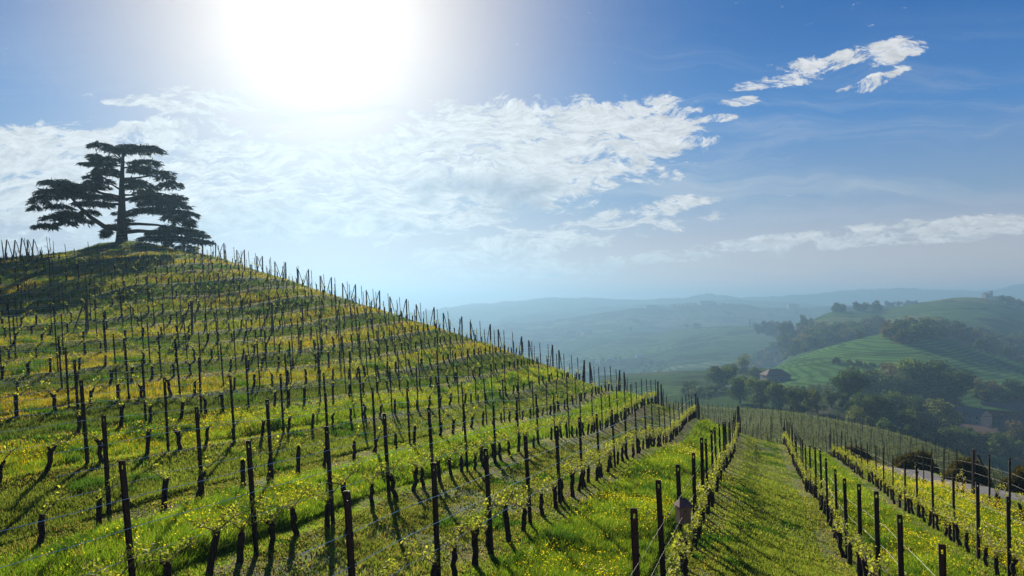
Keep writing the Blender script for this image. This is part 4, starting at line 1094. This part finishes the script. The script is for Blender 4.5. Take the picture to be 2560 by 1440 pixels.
# clump and garden trees round the farm: (px, py of foot, height px, kind, words)
P_ = 'hill'
def low_pt(px, py, name='hill9'):
    return on(name, px, py)
def find_patch(px, py, dmin, dmax):
    best = None
    for nm, (X, Y, Z) in PATCH.items():
        Q = (X / Y * F + 1280 - px) ** 2 + (HZ - Z / Y * F - py) ** 2
        Q = np.where((Y > dmin) & (Y < dmax), Q, 1e9); i = np.argmin(Q)
        if best is None or Q.ravel()[i] < best[0]: best = (Q.ravel()[i], Y.ravel()[i], nm)
    return at(px, py, best[1])
clump = [(2118, 1000, 70, 'dark', 'dark round tree at the left end of the wooded clump above the farm'), (2160, 1010, 90, 'mid', 'second tree from the left in the clump above the farm'),
         (2195, 1006, 66, 'dark', 'small dark tree squeezed into the left of the clump above the farm'), (2228, 1002, 92, 'brown', 'brownish leaning tree in the middle of the clump above the farm'),
         (2268, 1012, 86, 'dark', 'dark tree under the tallest crown of the clump above the farm'), (2312, 1008, 112, 'mid', 'tallest leafy tree of the clump above the farm'),
         (2350, 1030, 90, 'dark', 'dark tree at the foot of the tallest tree of the clump'), (2385, 1012, 86, 'dark', 'dark rounded tree at the right end of the clump above the farm'),
         (2330, 980, 60, 'brown', 'brown crowned tree behind the tallest tree of the clump'), (2180, 1050, 62, 'dark', 'dark tree in the hollow below the clump'), (2238, 1060, 78, 'mid', 'grey green tree below the middle of the clump'), (2290, 1056, 64, 'dark', 'dark tree below the tallest tree of the clump'),
         (2140, 1070, 52, 'pale', 'pale small tree beside the striped plot'), (2195, 1082, 60, 'mid', 'round tree right of the striped plot'), (2250, 1098, 60, 'pale', 'pale feathery tree behind the slope, left of the forked one'),
         (2290, 1104, 78, 'pale', 'pale forked tree with a visible trunk behind the slope'), (2345, 1098, 92, 'pale', 'broad pale tree in blossom left of the farmhouse'), (2375, 1128, 62, 'mid', 'bushy green tree in front of the farmhouse'),
         (2420, 1136, 58, 'dark', 'dark bushy tree under the farmhouse gable'), (2330, 1140, 56, 'dark', 'dark bushy tree at the edge of the slope'), (2500, 1140, 60, 'mid', 'green tree right of the farmhouse gable'),
         (2548, 1120, 66, 'brown', 'brownish tree at the right edge of the picture'), (2540, 1010, 60, 'dark', 'dark tree behind the barn roofs'), (2480, 1000, 50, 'brown', 'bare brownish tree on the bank behind the farm'), (2440, 990, 46, 'brown', 'thin bare tree on the bank behind the farm'),
         (1850, 1010, 70, 'mid', 'grey green tree left of the poplars in the valley'), (1905, 1022, 76, 'mid', 'mid green tree behind the crest left of the round one'), (1950, 1030, 72, 'mid', 'mid green round tree just behind the vineyard crest'),
         (1995, 1038, 66, 'dark', 'darker green tree just behind the vineyard crest'), (2040, 1034, 58, 'pale', 'pale green tree beside the striped plot, behind the crest'), (2078, 1020, 44, 'mid', 'small tree above the left end of the striped plot'),
         (1800, 975, 62, 'mid', 'hazy tree near the parked vans in the valley')]
for (px, py, hp, kd, lab) in clump:
    p = find_patch(px, py, 240, 480); H = hp * p[1] / F
    v = NEAR[kd][random.randrange(2)]
    tree(kd, v, p, H / 10.4, lab, G1, wide=random.uniform(1.05, 1.4))
more = [(1820, 968, 56, 'dark', 1.0, 'big round dark tree standing alone in the valley meadow'), (1856, 950, 60, 'pale', .8, 'tall pale tree at the foot of the diagonal wood'), (1890, 958, 40, 'mid', 1.0, 'tree beside the big barn in the valley')]
for (px, py, hp, kd, wd, lab) in more:
    p = find_patch(px, py, 430, 800); tree(kd, NEAR[kd][0], p, hp * p[1] / F / 10.4, lab, None, wide=wd)
p = find_patch(1875, 817, 1500, 2300); tree('cyp', CYP, p, 22 * p[1] / F / 14, 'lone dark cypress on the vineyard hill crest', None, 'cypress_tree')
for px, py, hp, lab in ((1577, 829, 14, 'dark round tree on the crest of the misty vineyard hill'), (1704, 822, 9, 'small round tree left of the hilltop farmhouse'), (1717, 820, 10, 'small tree touching the hilltop farmhouse')):
    p = find_patch(px, py, 1500, 2800); tree('mid', NEAR['dark'][0], p, hp * p[1] / F / 10.4, lab)

# ---- woods: read as one mass, one object each
def wood(name, spots, label, kinds=('dark', 'mid', 'brown', 'dark')):
    V, Fc, Cc = [], [], []; b0 = 0; R = np.random.default_rng(hash(name) % 1000 if False else len(spots))
    protos = [tree_parts(700 + i, 10, 8.5, .75, 420, TONES[k])[1] for i, k in enumerate(kinds)]
    cache = []
    for me in protos:
        nv = len(me.vertices); co = np.empty(nv * 3, np.float32); me.vertices.foreach_get('co', co); tr = np.empty(len(me.polygons) * 3, np.int32); me.polygons.foreach_get('vertices', tr)
        cc = np.empty(nv * 4, np.float32); me.attributes['tone'].data.foreach_get('color', cc); cache.append((co.reshape(-1, 3), tr.reshape(-1, 3), cc.reshape(-1, 4)[:, :3]))
    for (p, h) in spots:
        co, tr, cc = cache[R.integers(0, len(cache))]; a = R.uniform(0, 6.28); s = h / 9.6; ca, sa = math.cos(a), math.sin(a); wx = s * R.uniform(.9, 1.35)
        q = np.stack([(co[:, 0] * ca - co[:, 1] * sa) * wx, (co[:, 0] * sa + co[:, 1] * ca) * wx, co[:, 2] * s - .12 * h], 1) + np.array(p)
        V.append(q); Fc.append(tr + b0); Cc.append(cc * R.uniform(.75, 1.2)); b0 += len(co)
    me = mesh_np(name, np.vstack(V), np.vstack(Fc), M['leaf'], {'tone': np.vstack(Cc)})
    tag(link(name, me), label, 'wood', kind='stuff')
def band(pairs, n, dmin, dmax, hpx, R):
    sp = []
    xs = [q[0] for q in pairs]
    for i in range(n):
        px = R.uniform(xs[0], xs[-1]); t = np.interp(px, xs, [q[1] for q in pairs]); b = np.interp(px, xs, [q[2] for q in pairs])
        py = R.uniform(t, b); p = find_patch(px, py, dmin, dmax); sp.append((p, R.uniform(*hpx) * p[1] / F))
    return sp
R_ = np.random.default_rng(77)
wood('diagonal_wood', band([(1850, 935, 952), (1900, 900, 938), (1960, 860, 905), (2010, 838, 880), (2080, 828, 862), (2140, 826, 850), (2200, 816, 836)], 190, 700, 1300, (20, 34), R_)
     + band([(1890, 820, 835), (1950, 812, 850), (2000, 805, 850), (2060, 806, 840)], 60, 700, 1400, (14, 24), R_), 'dark mixed wood running diagonally down the hillside')
wood('knoll_trees', band([(2210, 830, 850), (2250, 828, 862), (2290, 822, 860), (2330, 828, 848), (2370, 836, 852)], 46, 560, 800, (26, 44), R_), 'dense dark trees on the knoll of the green hill')
wood('right_wood', band([(2330, 812, 818), (2400, 830, 850), (2460, 838, 880), (2520, 846, 900), (2600, 850, 925)], 120, 640, 1000, (20, 32), R_), 'brownish dark wood on the right hillside')
wood('ridge_trees', band([(2075, 776, 781), (2120, 774, 780), (2165, 772, 778), (2200, 770, 776)], 26, 1150, 1500, (12, 24), R_) + band([(2500, 754, 760), (2560, 764, 772), (2620, 772, 782)], 22, 1150, 1500, (12, 22), R_), 'row of dark trees along the shoulder of the right hill')
wood('distant_copses', band([(2190, 764, 767), (2250, 764, 768), (2300, 760, 765)], 24, 1550, 1800, (8, 16), R_) + band([(1540, 800, 812), (1640, 795, 812), (1700, 790, 806), (1860, 790, 802), (1960, 776, 800), (2060, 780, 792)], 80, 2200, 3000, (4, 8), R_)
     + band([(1640, 768, 772), (1700, 764, 770), (1740, 760, 764), (1850, 762, 768), (1870, 766, 770)], 40, 2600, 3000, (4, 8), R_), 'far copses and tree rows on the hazy ridges')
wood('farm_thicket', band([(2100, 1010, 1040), (2180, 1020, 1075), (2260, 1030, 1110), (2340, 1040, 1135), (2420, 1090, 1150), (2500, 1110, 1165), (2580, 1110, 1180)], 90, 240, 420, (26, 46), R_) + band([(2440, 985, 1002), (2500, 985, 1010), (2580, 990, 1020)], 22, 330, 480, (22, 36), R_), 'dark thicket filling the hollow round the farm')
wood('hedge_bank', band([(2050, 902, 912), (2100, 905, 915), (2180, 914, 920), (2300, 926, 930)], 34, 430, 640, (6, 16), R_), 'bushy bank crossing the green hill')
wood('orchard', band([(1940, 985, 1000), (2000, 972, 996), (2080, 966, 990)], 70, 380, 520, (10, 16), R_), 'orchard of small round trees below the green hill', ('mid', 'pale', 'mid', 'pale'))
wood('valley_trees', band([(1690, 972, 990), (1740, 975, 998), (1800, 975, 1000), (1860, 980, 1005)], 30, 380, 600, (16, 34), R_) + band([(1420, 905, 925), (1540, 900, 935), (1640, 905, 940), (1720, 930, 960)], 60, 900, 1900, (7, 16), R_), 'misty trees scattered over the valley floor', ('mid', 'pale', 'mid', 'dark'))

# ---- three rounded shrubs beside the lane
def shrub(px, py, d, wm, hm, lab, seed):
    R = np.random.default_rng(seed); x = (px - 1280) / F * d; p = (x, d, (HZ - py) / F * d)
    root = empty('shrub', p)
    mb = MB()
    for i in range(16):
        a = R.uniform(0, 6.28); r = R.uniform(.2, .9); mb.tube([(0.1 * math.cos(a), .1 * math.sin(a), -.3), (wm * .25 * r * math.cos(a), wm * .25 * r * math.sin(a), hm * .45), (wm * .46 * r * math.cos(a), wm * .46 * r * math.sin(a), hm * (1.02 - .35 * r * r))], [.03, .02, .008], 4)
    mb.build('stems', M['treebark'], root)
    wm *= 1.2; hm *= 1.15; n = 9000; u = R.normal(0, 1, (n, 3)); u /= np.linalg.norm(u, axis=1)[:, None]; u[:, 2] = np.abs(u[:, 2]) * 1.0 - .12
    r = R.uniform(.35, 1.0, n) ** .5; lump = .82 + .36 * vnoise(np.arctan2(u[:, 1], u[:, 0]) * 2.2 + 9, u[:, 2] * 4, seed)
    P = u * (r * lump)[:, None] * np.array([wm * .5, wm * .42, hm * .86]); P[:, 2] += .06
    dd = u + R.normal(0, .35, (n, 3)) + np.array([0, 0, .5]); dd /= np.linalg.norm(dd, axis=1)[:, None]
    s = R.uniform(.06, .17, n)[:, None]; h = np.cross(dd, R.normal(0, 1, (n, 3))); h /= np.linalg.norm(h, axis=1)[:, None]
    v = np.stack([P - h * s * .45, P + h * s * .45, P + dd * s * 1.6], 1).reshape(-1, 3); i = np.arange(n) * 3
    t = R.uniform(0, 1, (n, 1)); col = np.array((.022, .026, .010)) * (1 - t) + np.array((.085, .070, .026)) * t
    link('foliage', mesh_np('foliage', v, np.stack([i, i + 1, i + 2], 1), M['leaf'], {'tone': np.repeat(col, 3, 0)}), root)
    tag(root, lab, 'shrub', 'rounded shrubs beside the lane')
shrub(2290, 1183, 66, 3.2, 2.0, 'widest rounded dark shrub beside the lane, behind the braced timber post', 3)
shrub(2418, 1212, 58, 2.8, 2.1, 'rounded spiky shrub beside the lane, between the two others', 4)
shrub(2580, 1232, 54, 3.0, 2.1, 'rounded dark shrub beside the lane at the right edge of the picture', 5)
shrub(2125, 1148, 70, 3.0, 1.1, 'low dark bush at the crest end of the second row right of the path', 6)
# ------------------------------------------------------------------ houses, castle and sheds
def house(name, px, py, dmin, dmax, w_, d_, h_, rz, label, roof_h=None, wall='plaster', hip=False, wins=3, eave=.5, cat='house', group=None, p=None, chim=True):
    p = p or find_patch(px, py, dmin, dmax); root = empty(name, p, rz); rh = roof_h or w_ * .22
    mb = MB(); a, b = w_ / 2, d_ / 2
    mb.add([(-a, -b, -3), (a, -b, -3), (a, b, -3), (-a, b, -3), (-a, -b, h_), (a, -b, h_), (a, b, h_), (-a, b, h_)], [(0, 1, 5, 4), (1, 2, 6, 5), (2, 3, 7, 6), (3, 0, 4, 7)])
    if not hip: mb.add([(-a, -b, h_), (-a, b, h_), (-a, 0, h_ + rh * .98)], [(0, 1, 2)]); mb.add([(a, -b, h_), (a, b, h_), (a, 0, h_ + rh * .98)], [(0, 1, 2)])
    mb.build('wall', M[wall], root)
    e = eave; A, B = a + e, b + e; z0 = h_ - e * rh / b * .9; t = .22
    mb = MB(); rx = (a - b * .8) if hip else A
    for zz in (0, t): pass
    top = [(-rx, 0, h_ + rh + t), (rx, 0, h_ + rh + t)]
    lo = [(-A, -B, z0 + t), (A, -B, z0 + t), (A, B, z0 + t), (-A, B, z0 + t)]; lb = [(q[0], q[1], q[2] - t) for q in lo]
    tb = [(q[0], q[1], q[2] - t) for q in top]
    mb.add(lo + top + lb + tb, [(0, 1, 5, 4), (2, 3, 4, 5), (0, 6, 7, 1), (2, 8, 9, 3), (1, 7, 8, 2), (3, 9, 6, 0)] + ([(1, 2, 5), (3, 0, 4)] if hip else [(1, 7, 11, 5), (5, 11, 8, 2), (0, 4, 10, 6), (4, 3, 9, 10)]) + [(6, 10, 11, 7), (8, 11, 10, 9)])
    rf = mb.build('roof', M['roof'], root)
    if chim: mb = MB(); cx = a * .4; mb.box(cx - .4, cx + .4, .2, .9, h_ + rh * .4, h_ + rh + 1.1); mb.build('chimney', M[wall], rf)
    nf = max(1, int(h_ // 2.7))
    for f_ in range(nf):
        for i in range(wins):
            x = -a + w_ * (i + .5) / wins; z = .9 + f_ * 2.8
            mb = MB(); mb.box(x - .5, x + .5, -b - .03, -b + .05, z, z + 1.35); wn = mb.build('window', M['glass'], root)
            mb = MB(); mb.box(x - .62, x + .62, -b - .10, -b - .001, z - .12, z - .002); mb.build('sill', M['white'], wn)
    mb = MB(); mb.box(a * .1, a * .1 + 1.1, -b - .035, -b + .05, 0.0 if nf else 0, .85); 
    tag(root, label, cat, group); return root
GF = 'farm buildings below the vineyard slope'
house('farmhouse', 2440, 1062, 240, 480, 12, 8.5, 5.6, -1.25, 'ochre farmhouse with a pale gable and tiled roof among the trees', 3.2, group=GF, wins=3)
house('farmhouse', 2448, 1108, 240, 480, 15, 9, 4.6, -1.05, 'low farm building with a long tiled roof in front of the ochre farmhouse', 3.0, group=GF, wins=3, wall='plaster')
house('barn', 2395, 1052, 240, 480, 10, 9, 5.0, .35, 'small barn with a hipped tiled roof left of the ochre farmhouse', 2.6, group=GF, hip=True, wins=2, wall='stone', cat='barn', chim=False)
house('barn', 2510, 1048, 240, 480, 24, 11, 6.0, -.25, 'long dark barn roof behind the ochre farmhouse', 3.6, group=GF, wins=4, wall='stone', cat='barn', chim=False)
house('barn', 2545, 1085, 240, 480, 16, 10, 4.6, -.5, 'barn with a low tiled roof at the right edge of the farm', 3.0, group=GF, wins=3, wall='stone', cat='barn', chim=False)
house('barn', 1938, 955, 430, 800, 17, 11, 5.2, .12, 'big barn with a hipped roof at the foot of the green hill', 3.6, hip=True, wins=4, wall='plaster_grey', cat='barn', chim=False)
house('farmhouse', 1740, 820, 1500, 2300, 24, 14, 8, .2, 'farmhouse with a hipped roof on the vineyard hill crest', 4.5, hip=True, wins=4)
house('farmhouse', 1430, 838, 2000, 3000, 30, 18, 9, -.2, 'hazy farmhouse with a hipped roof on the left of the misty hill', 6, hip=True, wins=4)
house('farmhouse', 1468, 836, 2000, 3000, 30, 14, 9, .1, 'hazy long farmhouse right of the other one on the misty hill', 5, wins=4)
house('farmhouse', 1630, 772, 2600, 3000, 50, 16, 9, 0, 'distant farm buildings on the middle ridge', 4, wins=5)
house('farmhouse', 1768, 762, 2600, 3000, 56, 18, 10, 0, 'distant hamlet house on the rounded top of the middle ridge', 5, wins=5)
house('farmhouse', 1982, 770, 2600, 3000, 40, 18, 13, 0, 'distant square house on the middle ridge right of the cypress', 3, wins=4)
house('farmhouse', 2265, 838, 560, 800, 17, 12, 8, .3, 'house hidden among the dark trees on the knoll', 3.2, hip=True, wins=3, wall='plaster_grey')
# pale sheds on the misty valley floor
for px, py, w_, lab in ((1493, 908, 24, 'long white shed on the misty valley floor'), (1598, 893, 14, 'short white shed above the long one on the valley floor'), (1527, 900, 9, 'small white shed between the two others on the valley floor'), (1392, 846, 12, 'tiny white shed on the misty hill')):
    p = find_patch(px, py, 900, 3000); root = empty('shed', p, 0)
    mb = MB(); mb.box(-w_ / 2, w_ / 2, -4, 4, -2, 3.2); mb.build('wall', M['white'], root)
    mb = MB(); a = w_ / 2 + .5; mb.add([(-a, -4.6, 3.21), (a, -4.6, 3.21), (a, 0, 5.2), (-a, 0, 5.2), (a, 4.6, 3.21), (-a, 4.6, 3.21)], [(0, 1, 2, 3), (3, 2, 4, 5), (0, 3, 5), (1, 4, 2)]); mb.build('roof', M['white'], root)
    tag(root, lab, 'shed')
# white vans in the valley
def van(px, py, lab, sc=1.0, p=None):
    p = p or find_patch(px, py, 380, 800); root = empty('van', p, .3); root.scale = (sc, sc, sc)
    prof = [(-2.6, .35), (2.6, .35), (2.6, 1.1), (1.9, 1.25), (1.3, 2.1), (-2.6, 2.15)]
    mb = MB(); n = len(prof); mb.add([(x, -.95, z) for x, z in prof] + [(x, .95, z) for x, z in prof], [tuple(range(n)), tuple(range(2 * n - 1, n - 1, -1))] + [(i, i + n, (i + 1) % n + n, (i + 1) % n) for i in range(n)]); mb.build('body', M['white'], root)
    mb = MB(); mb.box(-.2, 1.2, -.965, -.945, 1.25, 1.85); mb.build('window', M['glass'], root)
    for x in (-1.6, 1.6):
        for y in (-.9, .9): mb = MB(); mb.tube([(x, y - .1, .36), (x, y + .1, .36)], .36, 12); mb.build('wheel', M['glass'], root)
    tag(root, lab, 'van')
van(1778, 990, 'white van parked on the valley floor left of the trees', 1.5); van(1826, 975, 'pale van parked below the big round tree', 1.2); van(1897, 954, 'white van parked beside the big barn', 1.2)
# castle on its ridge and the village tower on the far skyline
def castle():
    p = find_patch(2470, 757, 1600, 1800); root = empty('castle', p, -.1); s = p[1] / F
    def blk(nm, x0, x1, h, dep, mm='stone', cren=True):
        mb = MB(); mb.box(x0 * s, x1 * s, -dep, dep, -12, h * s)
        if cren:
            n = max(3, int((x1 - x0) / 1.6)); w_ = (x1 - x0) * s / (2 * n - 1)
            for i in range(n): x = x0 * s + 2 * i * w_; mb.box(x, x + w_, -dep, -dep + .8, h * s + .002, h * s + 1.6); mb.box(x, x + w_, dep - .8, dep, h * s + .002, h * s + 1.6)
        return mb.build(nm, M[mm], root)
    k_ = blk('keep', -10, 2.9, 22, 9); t_ = blk('tower', 3, 8.4, 28, 5.5); blk('wing', 8.5, 15, 15, 8, cren=False); blk('wing', 15.1, 24, 17, 7, cren=False); blk('wall', 24.1, 34, 10, 6, cren=False); blk('turret', -9, -4, 25, 2.9)
    for x in (-7, -3, 0):
        for z in (6, 12): mb = MB(); mb.box((x - .5) * s, (x + .5) * s, -9.06, -8.9, z * s, (z + 1.6) * s); mb.build('window', M['glass'], k_)
    tag(root, 'medieval castle with a square tower behind the rounded hill', 'castle')
castle()
def church():
    p = find_patch(1767, 741, 3900, 4600); root = empty('church', p); s = p[1] / F
    mb = MB(); mb.box(-1.0 * s, 1.0 * s, -3, 3, -20, 9 * s); mb.build('tower', M['stone'], root)
    mb = MB(); mb.add([(-1.1 * s, -3.4, 9 * s + .02), (1.1 * s, -3.4, 9 * s + .02), (1.1 * s, 3.4, 9 * s + .02), (-1.1 * s, 3.4, 9 * s + .02), (0, 0, 13 * s)], [(0, 1, 4), (1, 2, 4), (2, 3, 4), (3, 0, 4), (3, 2, 1, 0)]); mb.build('spire', M['roof'], root)
    mb = MB(); mb.box(-9 * s, -1.1 * s, -8, 8, -20, 3.2 * s); mb.build('nave', M['stone'], root)
    mb = MB(); mb.box(1.1 * s, 7 * s, -8, 8, -20, 2 * s); mb.build('village_house', M['plaster'], root)
    tag(root, 'tiny church tower of a village on the far skyline', 'church')
church()
# ------------------------------------------------------------------ the morning haze in the valley air
def build_haze():
    mb = MB(); mb.box(-9000, 10000, -300, 9500, -166.0, 138.0)
    m, t = mat('haze')
    v = t.n('ShaderNodeVolumePrincipled', {'Color': (.118, .405, .655, 1), 'Density': HAZE_D, 'Anisotropy': 0.22})
    v2 = t.n('ShaderNodeVolumePrincipled', {'Color': (1.0, .55, .32, 1), 'Density': HAZE_D * .17, 'Anisotropy': 0.76})
    t.n('ShaderNodeOutputMaterial', {'Volume': t.n('ShaderNodeAddShader', {0: v.outputs[0], 1: v2.outputs[0]}).outputs[0]})
    m.cycles.homogeneous_volume = True
    tag(mb.build('haze', m), kind='stuff')
HAZE_D = 0.00036
build_haze()
